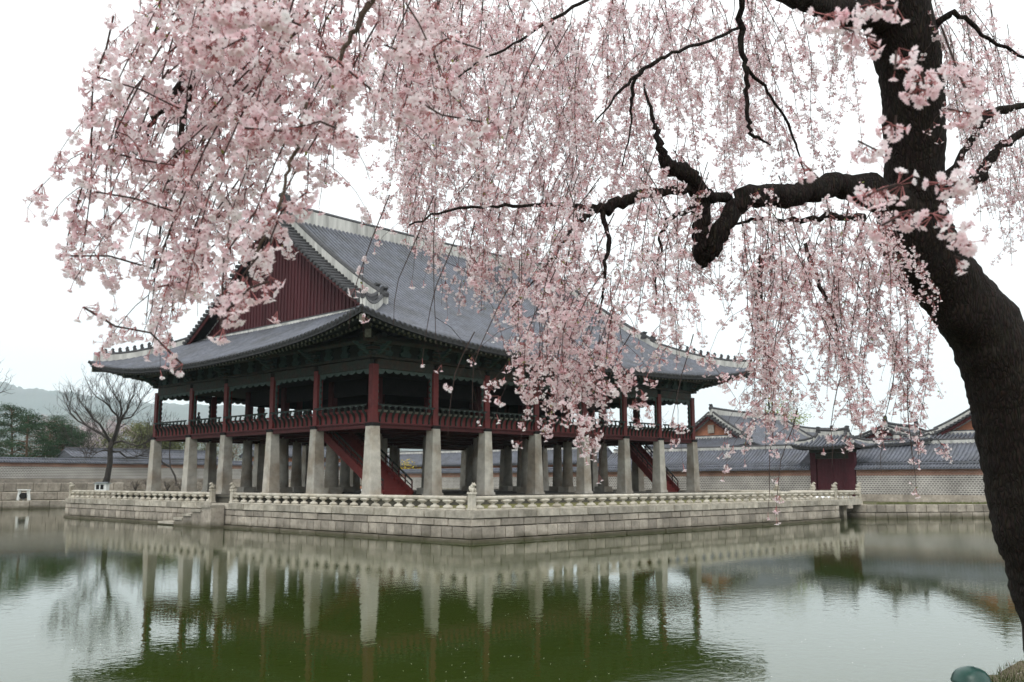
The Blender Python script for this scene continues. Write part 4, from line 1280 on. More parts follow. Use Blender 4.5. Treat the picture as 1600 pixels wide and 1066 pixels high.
def bare_feature_tree():
    """the big leafless tree on the far left bank, limbs drawn from its real outline"""
    D = 111.0
    b = P(163, 757, D)
    t = thing('bare_tree', 'large leafless tree with spreading dark limbs on the far bank left of the pavilion', 'tree', (b.x, b.y, -.3), 'trees beyond the garden walls')
    r = random.Random(4)
    tr, bn = MB(), MB()
    def pt(px, py, dd): return P(px, py, D + dd)
    main = [(163, 762, 0, 13), (168, 745, 0, 9.5), (172, 722, 0, 8.5), (172, 700, 0, 8), (176, 690, 0, 7.5)]
    tr.tube([pt(x, y, d) for x, y, d, w_ in main], [w_ / FPX * D / 2 for *_, w_ in main], 8, 0)
    limbs = [
        [(173, 705, 0, 7), (172, 688, .3, 5.5), (160, 679, 1, 4.2), (147, 672, 1.5, 3.8), (135, 665, 2, 3.2), (126, 655, 2.2, 2.6), (118, 643, 2.6, 2)],
        [(171, 690, .2, 4.5), (164, 676, -.5, 4), (156, 663, -1, 3.4), (147, 656, -1.3, 3), (141, 648, -1.6, 2.6), (133, 638, -2, 2)],
        [(135, 665, 2, 3), (122, 658, 2.5, 2.4), (110, 645, 3, 2), (104, 632, 3.3, 1.6)],
        [(176, 690, 0, 6.5), (181, 676, -.5, 5), (185, 660, -1, 4.4), (184, 650, -1.2, 3.6), (176, 643, -1.6, 3), (170, 634, -2, 2.6), (163, 628, -2.2, 2), (150, 620, -2.6, 1.5)],
        [(176, 695, 0, 6), (181, 682, .6, 4.8), (186, 664, 1, 4.4), (191, 652, 1.3, 3.6), (198, 642, 1.8, 3), (202, 630, 2, 2.4), (208, 619, 2.4, 1.8)],
        [(185, 658, 0, 3.2), (190, 645, -.4, 2.6), (188, 630, -.8, 2.2), (180, 620, -1, 1.8), (176, 608, -1.2, 1.4)],
        [(191, 655, 1, 3.2), (205, 652, 1.8, 2.6), (214, 640, 2.4, 2.2), (220, 628, 2.7, 1.6)],
        [(178, 692, 0, 4), (190, 689, -1, 3.2), (203, 694, -1.8, 2.6), (216, 697, -2.4, 2.2), (228, 692, -3, 1.6), (236, 686, -3.2, 1.3)],
        [(177, 706, 0, 4), (187, 706, 1, 2.8), (196, 714, 1.6, 2.2), (207, 716, 2, 1.8), (217, 712, 2.4, 1.4)],
        [(172, 704, 0, 3), (160, 704, -1, 2), (152, 707, -1.5, 1.6), (147, 711, -2, 1.2)],
    ]
    tips = []
    def twigs(p, d, L, rad, lv):
        n = 3; pts = [p]
        for k in range(n):
            d = (d + Vector((r.uniform(-1, 1), r.uniform(-1, 1), r.uniform(-.5, .9))) * .28).normalized()
            p = p + d * L / n; pts.append(p)
        bn.tube(pts, [rad, rad * .8, rad * .65, rad * .5], 3, 0, False)
        if lv < 3:
            for q in range(2 if lv else 3):
                ax = Vector((r.uniform(-1, 1), r.uniform(-1, 1), r.uniform(-.2, .8))).normalized()
                twigs(pts[r.randint(1, n)], (d + ax * .75).normalized(), L * .68, max(.012, rad * .62), lv + 1)
    for lb in limbs:
        pts = [pt(x, y, d) for x, y, d, _ in lb]
        bn.tube(pts, [w_ / FPX * D / 2 for *_, w_ in lb], 6, 0, False)
        for i in range(1, len(pts)):
            d = (pts[i] - pts[i - 1]).normalized()
            for q in range(3 if i > 1 else 1):
                ax = Vector((r.uniform(-1, 1), r.uniform(-1, 1), r.uniform(-.1, .9)))
                twigs(pts[i], (d * .8 + ax * .7).normalized(), r.uniform(1.3, 2.3), .04, 0)
    part('trunk', tr, 'bare_bark', t); part('branches', bn, 'bare_bark', t)
bare_feature_tree()

def at_ground(px, D, z=.3):
    q = P(px, 752, D); return (q.x, q.y, z)
def pine(px, D, H, W, seed, label):
    base = at_ground(px, D)
    t = thing('pine_tree', label, 'tree', base, 'pines behind the far left wall')
    r = random.Random(seed); b = Vector(base)
    top = b + Vector((r.uniform(-1, 1), r.uniform(-1, 1), H * .93))
    mid = b + Vector((r.uniform(-.8, .8), r.uniform(-.8, .8), H * .5))
    tr, nd = MB(), MB()
    tr.tube([b, mid, top], [.26, .17, .07], 7)
    br_ = MB()
    for k in range(34):
        f = r.uniform(.22, 1.0) ** .8
        p = (mid + (top - mid) * ((f - .5) / .5)) if f > .5 else (b + (mid - b) * (f / .5))
        a = r.uniform(0, 2 * PI); ln = W * (1.08 - .65 * max(0, (f - .45)) / .55) * r.uniform(.55, 1.0)
        en = p + Vector((math.cos(a) * ln, math.sin(a) * ln, r.uniform(-.1, .9)))
        br_.tube([p, (p + en) / 2 + Vector((0, 0, .25)), en], [.07, .05, .025], 4, 0, False)
        for j in range(5):
            c = p + (en - p) * r.uniform(.45, 1.1) + Vector((r.gauss(0, .5), r.gauss(0, .5), r.gauss(.1, .18)))
            for q in range(44):
                o = c + Vector((r.gauss(0, .50), r.gauss(0, .50), r.gauss(0, .16)))
                d = Vector((r.gauss(0, 1), r.gauss(0, 1), r.uniform(.1, 1.2))).normalized() * r.uniform(.16, .34)
                s = d.cross(Vector((r.gauss(0, 1), r.gauss(0, 1), r.gauss(0, 1)))).normalized() * .05
                nd.add([o - s, o + s, o + d], [(0, 1, 2)])
    part('trunk', tr, 'pine_bark', t); part('branches', br_, 'pine_bark', t); part('crown', nd, 'pine', t)
for k, (px, D, H, W_, lb) in enumerate(((-30, 140, 11.6, 4.6, 'dark green pine at the far left edge behind the wall'), (18, 146, 11.9, 4.6, 'tallest dark pine left of the bare tree'), (44, 138, 10.6, 4.4, 'dark pine with a leaning crown near the yellow forsythia'),
                                        (70, 150, 10.6, 4.2, 'dark pine in the middle of the left pine group'), (92, 142, 9.3, 3.8, 'shorter pine with a bare reddish trunk in the pine group'), (116, 148, 8.2, 3.2, 'low rightmost pine of the group next to the bare tree'))):
    pine(px, D, H, W_, 30 + k, lb)
tree('bare_tree', 'dark leafless tree reaching in from the left frame edge', at_ground(-95, 100, .3), 14.0, 77, depth=6, r0=.25, spread=1.1)
tree('bare_tree', 'slim leafless tree between the pines and the big bare tree', at_ground(139, 125), 8.5, 21, depth=6, r0=.10, spread=.7)
tree('budding_tree', 'olive green budding tree right of the big bare tree', at_ground(205, 150), 9.5, 22, 'olive', 60, .9, .13, spread=1.1)
tree('budding_tree', 'olive green budding tree behind the leftmost stone pillar', at_ground(262, 155), 9.0, 23, 'olive', 60, .9, .13, spread=1.1)
tree('bare_tree', 'thin bare tree seen between the first two left pillars', at_ground(330, 128), 9.0, 24, depth=6, r0=.14, spread=.9)
tree('bare_tree', 'thin bare tree seen between the second and third left pillars', at_ground(276, 122), 9.5, 25, depth=6, r0=.15, spread=.9)
tree('budding_tree', 'pale olive tree behind the middle left pillars', at_ground(400, 160), 10, 26, 'olive', 55, .9, .13, spread=1.0)
tree('cherry_tree', 'distant pink cherry tree behind the big bare tree', at_ground(150, 290, .3), 17.0, 27, 'farpink', 60, 1.5, .30, spread=1.3, r0=.3, group='distant cherry trees')
tree('cherry_tree', 'distant pink cherry tree right of the bare tree top', at_ground(196, 310, .3), 19.0, 28, 'farpink', 60, 1.5, .30, spread=1.3, r0=.3, group='distant cherry trees')
tree('cherry_tree', 'farthest pale cherry tree on the slope above the pines', at_ground(60, 560, .3), 36.0, 29, 'farpink', 40, 3.0, .5, spread=1.3, r0=.4, group='distant cherry trees')
tree('bare_tree', 'grey leafless tree far behind the pink cherries', at_ground(232, 220), 19, 31, depth=7, r0=.2, spread=.9)
tree('bare_tree', 'grey leafless tree above the pines', at_ground(96, 230), 19, 32, depth=7, r0=.2, spread=.8)
tree('spring_tree', 'fresh green spring tree above the roofs left of the gate', at_ground(1252, 150, -.4), 13.5, 40, 'spring', 26, 1.1, .13, spread=.95, r0=.16)
tree('bare_tree', 'bare grey tree beside the spring green tree above the first hall', at_ground(1212, 160, -.4), 15.5, 41, 'dryshrub', 14, 1.0, .1, depth=6, r0=.14, spread=.9)
tree('spring_tree', 'pale green tree low behind the gate roof', at_ground(1290, 170, -.4), 9.5, 42, 'spring', 40, 1.2, .16, spread=1.1, r0=.16)
tree('bare_tree', 'bare tree seen through the right end of the pavilion', at_ground(1010, 150, -.4), 13, 43, depth=6, r0=.2)

for k, (px, D, H, mt_, n_, lb) in enumerate(((122, 172, 9.5, 'dryshrub', 22, 'grey brown thicket tree between the pines and the bare tree'), (178, 165, 8.0, 'olive', 34, 'hazy olive tree right behind the big bare trunk'),
        (232, 178, 10.5, 'dryshrub', 26, 'grey brown thicket tree left of the first stone pillar'), (312, 170, 10.0, 'olive', 30, 'olive tree seen between the second and third pillars'), (360, 182, 11.0, 'dryshrub', 26, 'grey brown tree seen through the third pillar gap'),
        (452, 175, 10.5, 'dryshrub', 26, 'grey brown tree between the fourth and fifth pillars'), (512, 168, 9.5, 'olive', 30, 'olive tree seen left of the red stair'))):
    tree('budding_tree' if mt_ == 'olive' else 'bare_tree', lb, at_ground(px, D), H, 200 + k, mt_, n_, 1.2, .12, spread=1.15, r0=.14, depth=5)
def shrub(name, label, px, D, z, W, H, leaf, n, seed, cat='shrub', s=.1, group=None):
    q = P(px, 752, D); r = random.Random(seed)
    t = thing(name, label, cat, (q.x, q.y, z), group)
    st, lf_ = MB(), MB()
    for k in range(18):
        a = r.uniform(0, 2 * PI); l = r.uniform(.3, 1) * W
        st.tube([(q.x, q.y, z), (q.x + math.cos(a) * l * .5, q.y + math.sin(a) * l * .5, z + H * r.uniform(.5, .8)), (q.x + math.cos(a) * l, q.y + math.sin(a) * l, z + H * r.uniform(.4, 1))], [.03, .02, .01], 3, 0, False)
    for k in range(n):
        a = r.uniform(0, 2 * PI); l = math.sqrt(r.random()) * W; h = H * r.random() * (1 - .5 * (l / W) ** 2)
        o = Vector((q.x + math.cos(a) * l, q.y + math.sin(a) * l, z + .08 + h))
        u = Vector((r.gauss(0, 1), r.gauss(0, 1), r.gauss(0, 1))).normalized() * s * r.uniform(.6, 1.3); v = u.cross(Vector((r.gauss(0, 1), r.gauss(0, 1), r.gauss(0, 1)))).normalized() * s
        lf_.add([o - u, o + v * .6, o + u, o - v * .6], [(0, 1, 2, 3)])
    part('stems', st, 'bare_bark', t); part('foliage', lf_, leaf, t)
shrub('forsythia', 'yellow flowering forsythia below the pines at the far left', 28, 128, .3, 2.6, 3.6, 'yellow', 1100, 50, s=.11)
shrub('forsythia', 'yellow forsythia seen between the pillars right of the red stair', 636, 150, -.3, 3.2, 4.6, 'yellow', 1400, 51, s=.13)
shrub('shrub', 'green shrub beside the yellow forsythia behind the pillars', 662, 152, -.3, 3.2, 4.2, 'olive', 1400, 52, s=.13)
for k, (px, W_, H_, lb) in enumerate(((-8, 3.2, 3.6, 'dark evergreen shrub under the pines at the left edge'), (30, 3.4, 3.4, 'dark evergreen shrub under the tallest pine'), (62, 3.0, 3.2, 'dark evergreen shrub under the middle pines'), (96, 3.0, 3.0, 'dark evergreen shrub under the right pines'))):
    shrub('shrub', lb, px, 158, .2, W_, H_, 'pine', 1500, 80 + k, s=.16, group='evergreen shrubs under the pines')
for k, (px, lb) in enumerate(((232, 'dry pale shrub at the foot of the far wall left of the first pillar'), (262, 'dry pale shrub behind the first pillar gap'), (283, 'dry pale shrub behind the second pillar'), (322, 'dry pale shrub in front of the far wall by the third pillar'), (212, 'low dry shrub beside the big bare tree'))):
    shrub('shrub', lb, px, 112.5, -.2, 1.3, 1.5, 'dryshrub', 420, 60 + k, s=.07, group='dry shrubs below the far wall')

# ================================================================== WEEPING CHERRY
ch = thing('weeping_cherry', 'old weeping cherry in full pink blossom with a dark leaning trunk arching over the pond', 'tree', tuple(P(1755, 1150, 7.0)))
def spline(cp, n):
    """Catmull-Rom through control tuples"""
    cp = [np.array(c, float) for c in cp]; res = []
    ext = [2 * cp[0] - cp[1]] + cp + [2 * cp[-1] - cp[-2]]
    for i in range(1, len(ext) - 2):
        p0, p1, p2, p3 = ext[i - 1:i + 3]
        for k in range(n):
            t = k / n
            res.append(.5 * ((2 * p1) + (-p0 + p2) * t + (2 * p0 - 5 * p1 + 4 * p2 - p3) * t * t + (-p0 + 3 * p1 - 3 * p2 + p3) * t ** 3))
    res.append(cp[-1]); return res
def limb(cp, name, sides=12, n=6, rough=.05, mt='bark', knots=()):
    """cp: (px, py, depth, width px)"""
    pts = spline(cp, n)
    if name != 'trunk':                       # cherry wood never runs in a clean arc: crooks and small kinks
        for i_ in range(1, len(pts) - 1):
            k_ = min(3.2, .10 * pts[i_][3] + 1.1); pts[i_][0] += random.gauss(0, k_); pts[i_][1] += random.gauss(0, k_); pts[i_][3] *= random.uniform(.90, 1.12)
    m = MB()
    ps = [P(a, b, c) for a, b, c, _ in pts]
    rs = [max(.004, wv / FPX * c / 2) for a, b, c, wv in pts]
    bump_ = 0.0; rs2 = []
    for r_ in rs:
        bump_ = bump_ * .8 + random.gauss(0, .013); rs2.append(r_ * (1 + bump_))
    rs = rs2
    m.tube(ps, rs, sides, 0, True, True, rough)
    for c_, rad_, amp in knots:                 # burls and pruning scars swelling out of the bark
        for i_, v_ in enumerate(m.v):
            v_ = Vector(v_); q_ = min(ps, key=lambda p_: (p_ - v_).length); o_ = v_ - q_
            f_ = math.exp(-((v_ - c_).length / rad_) ** 2)
            if f_ > .03: m.v[i_] = tuple(v_ + o_.normalized() * amp * f_)
    part(name, m, mt, ch)
    return ps, rs
TR = [(1790, 1260, 7.0, 270), (1752, 1110, 7.0, 226), (1691, 960, 7.0, 186), (1663, 885, 7.0, 166), (1636, 818, 7.0, 150), (1606, 728, 7.0, 136), (1578, 618, 7.0, 120), (1541, 527, 6.95, 110),
      (1492, 458, 6.9, 104), (1453, 408, 6.85, 106), (1431, 365, 6.82, 108), (1425, 328, 6.8, 100), (1428, 275, 6.75, 88), (1430, 190, 6.7, 88), (1420, 100, 6.65, 96), (1398, 10, 6.6, 104), (1380, -90, 6.5, 96), (1340, -260, 6.3, 70)]
KN = [(P(1403, 430, 6.86), .10, .07), (P(1582, 486, 6.9), .12, .045), (P(1540, 452, 6.9), .07, .03), (P(1500, 500, 6.75), .12, .05), (P(1560, 830, 6.9), .10, .04), (P(1385, 200, 6.7), .10, .03)]
limb(TR, 'trunk', 40, 12, .025, knots=KN)
LIMBS = [
    ('limb', [(1425, 345, 6.75, 80), (1385, 312, 6.6, 54), (1335, 290, 6.4, 40), (1290, 292, 6.25, 35), (1235, 305, 6.1, 34), (1180, 306, 6.0, 33), (1146, 328, 5.95, 31), (1126, 365, 5.9, 29), (1108, 396, 5.9, 25), (1097, 415, 5.9, 11)]),
    ('limb', [(1099, 410, 5.92, 16), (1093, 370, 5.9, 25), (1096, 330, 5.88, 24), (1090, 295, 5.85, 24), (1066, 270, 5.8, 24), (1042, 257, 5.75, 20), (1031, 225, 5.7, 11), (1020, 185, 5.75, 7), (1006, 130, 5.8, 2)]),
    ('limb', [(1140, 312, 6.0, 15), (1105, 305, 5.9, 17), (1060, 296, 5.8, 15), (1012, 302, 5.7, 15), (965, 320, 5.6, 16), (938, 326, 5.55, 14), (900, 322, 5.5, 7), (840, 321, 5.3, 6), (765, 323, 5.1, 4.6), (695, 330, 4.9, 4), (640, 352, 4.7, 3)]),
    ('branch', [(940, 328, 5.55, 9), (950, 370, 5.5, 8), (946, 430, 5.45, 5), (934, 510, 5.4, 1.5)]),
    ('branch', [(930, 328, 5.5, 9), (900, 350, 5.4, 7), (870, 392, 5.2, 4), (800, 480, 4.9, 1.5)]),
    ('branch', [(1080, 325, 5.8, 8), (1045, 345, 5.7, 7), (1030, 395, 5.6, 4), (1022, 490, 5.5, 1.5)]),
    ('limb', [(1400, 30, 6.6, 60), (1345, 22, 6.3, 42), (1290, 8, 6.0, 34), (1230, -6, 5.7, 28), (1150, -40, 5.4, 22), (1040, -70, 5.0, 18)]),
    ('branch', [(1164, -40, 5.4, 11), (1158, 60, 5.5, 9.5), (1166, 115, 5.5, 8), (1167, 170, 5.5, 7.5), (1174, 208, 5.5, 6), (1204, 227, 5.6, 2.5)]),
    ('branch', [(1167, 105, 5.5, 6), (1205, 152, 5.6, 5), (1240, 215, 5.7, 4), (1258, 275, 5.7, 1.5)]),
    ('branch', [(1160, 40, 5.5, 5), (1110, 64, 5.3, 5), (1058, 80, 5.1, 5), (1008, 108, 5.0, 6), (975, 138, 4.95, 4.5), (930, 190, 4.9, 1.5)]),
    ('branch', [(1010, 105, 5.0, 4), (987, 140, 5, 6), (986, 190, 5, 3.5), (972, 260, 5, 1.5)]),
    ('branch', [(960, -20, 4.6, 6), (880, 20, 4.5, 5), (800, 70, 4.4, 4), (735, 106, 4.3, 3), (680, 150, 4.2, 1.5)]),
    ('branch', [(340, -60, 3.4, 20), (318, 20, 3.4, 17), (298, 102, 3.4, 14), (270, 150, 3.35, 12), (238, 190, 3.3, 8), (205, 260, 3.3, 2)]),
    ('branch', [(300, 98, 3.4, 11), (288, 185, 3.4, 9.5), (272, 265, 3.4, 8), (255, 330, 3.4, 5), (240, 420, 3.35, 1.5)]),
    ('branch', [(372, -40, 3.8, 8), (364, 80, 3.8, 6), (356, 150, 3.8, 5), (372, 190, 3.8, 3)]),
    ('branch', [(620, -60, 2.7, 12), (572, 12, 2.7, 10), (542, 74, 2.7, 7), (515, 120, 2.7, 2)]),
    ('branch', [(480, 160, 2.5, 5), (468, 215, 2.5, 6), (450, 265, 2.5, 5.5), (432, 330, 2.45, 4), (395, 410, 2.45, 2)]),
    ('branch', [(1190, 400, 5.8, 8), (1186, 450, 5.75, 6), (1192, 540, 5.7, 4.5), (1202, 640, 5.65, 2)]),
    ('branch', [(1258, 380, 6.0, 6), (1268, 415, 6.0, 7), (1288, 465, 6.0, 6), (1303, 490, 6.0, 4), (1318, 580, 6.0, 1.5)]),
    ('branch', [(1350, 340, 6.4, 14), (1300, 338, 6.3, 10), (1240, 345, 6.2, 8), (1190, 340, 6.1, 6), (1150, 350, 6.0, 4)]),
    ('branch', [(1480, 300, 6.9, 20), (1505, 292, 7.0, 18), (1530, 276, 7.1, 16), (1548, 246, 7.2, 14), (1580, 218, 7.3, 12), (1640, 195, 7.4, 10)]),
    ('branch', [(1470, 290, 6.8, 12), (1510, 230, 6.9, 10), (1545, 180, 7.0, 14), (1600, 165, 7.1, 10)]),
    ('branch', [(1440, 60, 6.6, 14), (1490, 20, 6.5, 9), (1545, 60, 6.5, 6), (1600, 90, 6.5, 5)]),
    # boughs that carry the curtain, above and outside the frame
    ('limb', [(1380, -90, 6.5, 60), (1200, -190, 5.8, 44), (950, -230, 5.0, 34), (700, -210, 4.3, 28), (480, -160, 3.8, 22), (330, -70, 3.4, 18)]),
    ('limb', [(1370, -150, 6.4, 54), (1150, -200, 5.2, 40), (880, -190, 4.0, 32), (700, -150, 3.2, 24), (600, -80, 2.75, 16)]),
    ('limb', [(1360, -160, 6.4, 50), (1200, -260, 6.2, 36), (1000, -260, 6.2, 28), (800, -200, 6.0, 20), (640, -120, 5.8, 12)]),
    ('limb', [(1345, -240, 6.3, 60), (1450, -330, 5.5, 44), (1500, -350, 4.0, 36), (1450, -300, 2.8, 24)]),
    ('limb', [(1345, -240, 6.3, 50), (1520, -280, 6.8, 40), (1700, -200, 7.5, 30), (1800, -60, 8.0, 18)]),
]
LP = []
for nm, cp in LIMBS:
    ps, rs = limb(cp, nm, 14 if nm == 'limb' else 8, 6, .06, 'near_branch' if nm == 'branch' and cp[0][2] < 2.8 else 'bark')
    LP.append((ps, rs))

# ---- hanging strands
TW = []            # one mesh builder per hanging branch
CL = []            # umbels: (pos, axis, spread, count)
YL = []            # small leaves
down = Vector((0, 0, -1))
def rv(r): return Vector((r.gauss(0, 1), r.gauss(0, 1), r.gauss(0, 1)))
rs_ = random.Random(8)
def strand(tip, top_dir, L, dens, fill=1.0, sub=1.0, bare_tip=.04, r_top=.0034, mat_young=False, subl=1.0):
    """grown upward from its tip; top_dir: horizontal lean (world) of the upper end"""
    r = rs_; near_ = (tip - CAM).dot(FWD) < 4.0
    n = max(5, int(L / .10)); pts = [tip.copy()]
    p = tip.copy(); wob = Vector((0, 0, 0))
    for k in range(n):
        f = k / n
        wob = wob * .75 + Vector((r.gauss(0, 1), r.gauss(0, 1), 0)) * .10
        d = (Vector((0, 0, 1)) + top_dir * (0.25 + 1.1 * f) + wob).normalized()
        p = p + d * (L / n); pts.append(p.copy())
    m = MB()
    rads = [.0013 + (r_top - .0013) * (k / n) ** .8 for k in range(n + 1)]
    m.tube(pts, rads, 4, 1 if mat_young else 0, False)
    def flowers(pl, step, d0, endflower):
        acc = 0.0; tot = sum((b - a).length for a, b in zip(pl[:-1], pl[1:])); s = 0
        nxt = r.uniform(0, step)
        for a, b in zip(pl[:-1], pl[1:]):
            l = (b - a).length
            while nxt < s + l:
                f = (nxt - s) / l; q = a + (b - a) * f
                frac = nxt / tot
                if frac > bare_tip and frac < fill and r.random() < d0:
                    ax = (down * .95 + rv(r) * .45).normalized()
                    nb_ = 2 if r.random() < (.6 if near_ else .4) else 1
                    for _b in range(nb_): CL.append((q + rv(r) * (.007 * (nb_ - 1)), (ax + rv(r) * .3 * (nb_ - 1)).normalized(), r.uniform(.6, 1.05), r.choice((3, 4, 4, 5, 5, 6))))
                    if r.random() < .10: YL.append(q)
                nxt += step * r.uniform(.7, 1.35)
            s += l
        if endflower: CL.append((pl[0], down.copy(), .5, 2))
    flowers(pts, .036, dens, r.random() < .6)
    ns = int(L * 4.4 * sub)
    for k in range(ns):
        i = r.randint(1, n - 1)
        if i / n > fill + .1: continue
        a = r.uniform(0, 2 * PI); h = Vector((math.cos(a), math.sin(a), 0))
        l = r.uniform(.12, .46) * subl; d = (h * r.uniform(.7, 1.3) + down * r.uniform(.0, .6)).normalized()
        q = pts[i].copy(); pl = [q.copy()]
        for j in range(4):
            d = (d * .8 + down * .30 + rv(r) * .07).normalized(); q = q + d * (l / 4); pl.append(q.copy())
        m.tube(pl, [.0019, .0016, .0014, .0012, .001], 3, 0, False)
        flowers(pl[::-1], .034, dens, r.random() < .5)
    TW.append(m)
def region(n, poly, D0, D1, Lfun, lean, dens, fill=1.0, sub=1.0, r_top=.0034):
    xs = [p[0] for p in poly]; ys = [p[1] for p in poly]
    def inside(x, y):
        c = False; j = len(poly) - 1
        for i in range(len(poly)):
            if (poly[i][1] > y) != (poly[j][1] > y) and x < (poly[j][0] - poly[i][0]) * (y - poly[i][1]) / (poly[j][1] - poly[i][1]) + poly[i][0]: c = not c
            j = i
        return c
    k = 0
    while k < n:
        x, y = rs_.uniform(min(xs), max(xs)), rs_.uniform(min(ys), max(ys))
        if not inside(x, y): continue
        vo = math.sin(x * .023 + 1.3 + .008 * y) * math.sin(y * .021 + .7) + .6 * math.sin(x * .051 + y * .013 + 2.1)
        if vo < -.15 and rs_.random() < .78: continue
        D = rs_.uniform(D0, D1)
        ln = lean(x, y)
        strand(P(x, y, D), RGT * (ln + rs_.gauss(0, .24)) + Vector((FWD.x, FWD.y, 0)) * rs_.uniform(-.2, .2), Lfun(x, y, D), dens * rs_.uniform(.6, 1.2), fill, sub, r_top=r_top, subl=min(1, D / 4.6))
        k += 1
up_to_frame = lambda x, y, D: min(2.0, (y / FPX * D) * rs_.uniform(.75, 1.0) + rs_.uniform(.05, .35))
short = lambda a, b: (lambda x, y, D: rs_.uniform(a, b))
# far left fringe, leaning out
region(28, [(95, 190), (135, 300), (95, 400), (85, 470), (130, 520), (225, 560), (290, 575), (330, 470), (300, 300), (240, 150), (150, 110)], 2.7, 4.0, short(.45, 1.0), lambda x, y: .75 - .0016 * (x - 80), .62)
region(16, [(150, 60), (330, 60), (400, 300), (400, 480), (330, 500), (250, 420)], 3.0, 4.4, up_to_frame, lambda x, y: .30, .55)
region(29, [(220, 20), (600, 20), (600, 300), (500, 340), (440, 470), (350, 510), (300, 300)], 2.6, 4.2, up_to_frame, lambda x, y: .22, .58)
region(10, [(200, 10), (560, 10), (560, 120), (240, 120)], 2.4, 3.4, short(.3, .6), lambda x, y: .25, .8)
# upper middle curtain
region(98, [(560, 60), (1000, 60), (1000, 330), (700, 340), (640, 400), (560, 330)], 5.3, 8.4, up_to_frame, lambda x, y: .08, .62, sub=1.2)
region(14, [(560, 20), (820, 20), (800, 290), (640, 330), (560, 300)], 2.7, 3.6, up_to_frame, lambda x, y: .18, .5)
region(27, [(620, 330), (960, 330), (960, 440), (720, 480), (660, 420)], 5.2, 7.4, up_to_frame, lambda x, y: .12, .45)
region(15, [(650, 400), (830, 400), (810, 500), (700, 500)], 5.0, 6.4, short(.6, 1.1), lambda x, y: .32, .6)
# the bright tongue in front of the pavilion
region(31, [(730, 500), (800, 440), (1110, 440), (1100, 560), (1000, 620), (930, 640), (860, 640), (790, 600)], 4.4, 5.6, short(.6, 1.15), lambda x, y: .10 if x > 900 else .28, .62, fill=.85)
region(17, [(760, 540), (1080, 540), (1000, 645), (850, 660)], 4.3, 5.2, short(.35, .65), lambda x, y: .15, .7, sub=1.4)
# upper right of middle
region(62, [(1000, 40), (1350, 40), (1360, 270), (1180, 310), (1000, 330)], 6.0, 8.6, up_to_frame, lambda x, y: 0, .55, sub=1.1)
region(16, [(1000, 330), (1130, 330), (1130, 480), (1000, 480)], 6.0, 7.0, short(.6, 1.1), lambda x, y: 0, .5)
# right curtain under the big limb
region(26, [(1130, 430), (1355, 430), (1375, 560), (1130, 560)], 6.2, 7.2, short(.55, 1.0), lambda x, y: 0, .55)
region(14, [(1165, 600), (1245, 600), (1235, 740), (1190, 745)], 5.0, 5.8, short(.9, 1.4), lambda x, y: 0, .62)
region(14, [(1285, 560), (1370, 560), (1350, 715), (1300, 700)], 5.2, 6.0, short(.9, 1.4), lambda x, y: .03, .60)
region(9, [(1405, 560), (1440, 540), (1455, 720), (1425, 725)], 5.4, 6.0, short(.9, 1.4), lambda x, y: -.26, .60)
# beyond the trunk, right edge
region(28, [(1490, 90), (1620, 90), (1620, 450), (1560, 420), (1500, 330)], 6.2, 8.2, up_to_frame, lambda x, y: -.12, .42)
# thin, nearly bare tips that hang lowest
for (x, y, D) in ((700, 690, 4.4), (738, 640, 4.5), (812, 722, 4.6), (850, 708, 4.6), (905, 700, 4.7), (936, 742, 4.6), (1048, 690, 5.0), (1200, 800, 5.2), (1213, 808, 5.2), (1377, 742, 5.5), (1432, 768, 5.6), (1300, 730, 5.4), (545, 515, 4.2), (660, 560, 4.4), (615, 510, 4.2), (690, 570, 4.4)):
    strand(P(x, y, D), RGT * rs_.uniform(.1, .45), rs_.uniform(.45, .8), .10, sub=.4, bare_tip=0, mat_young=True)
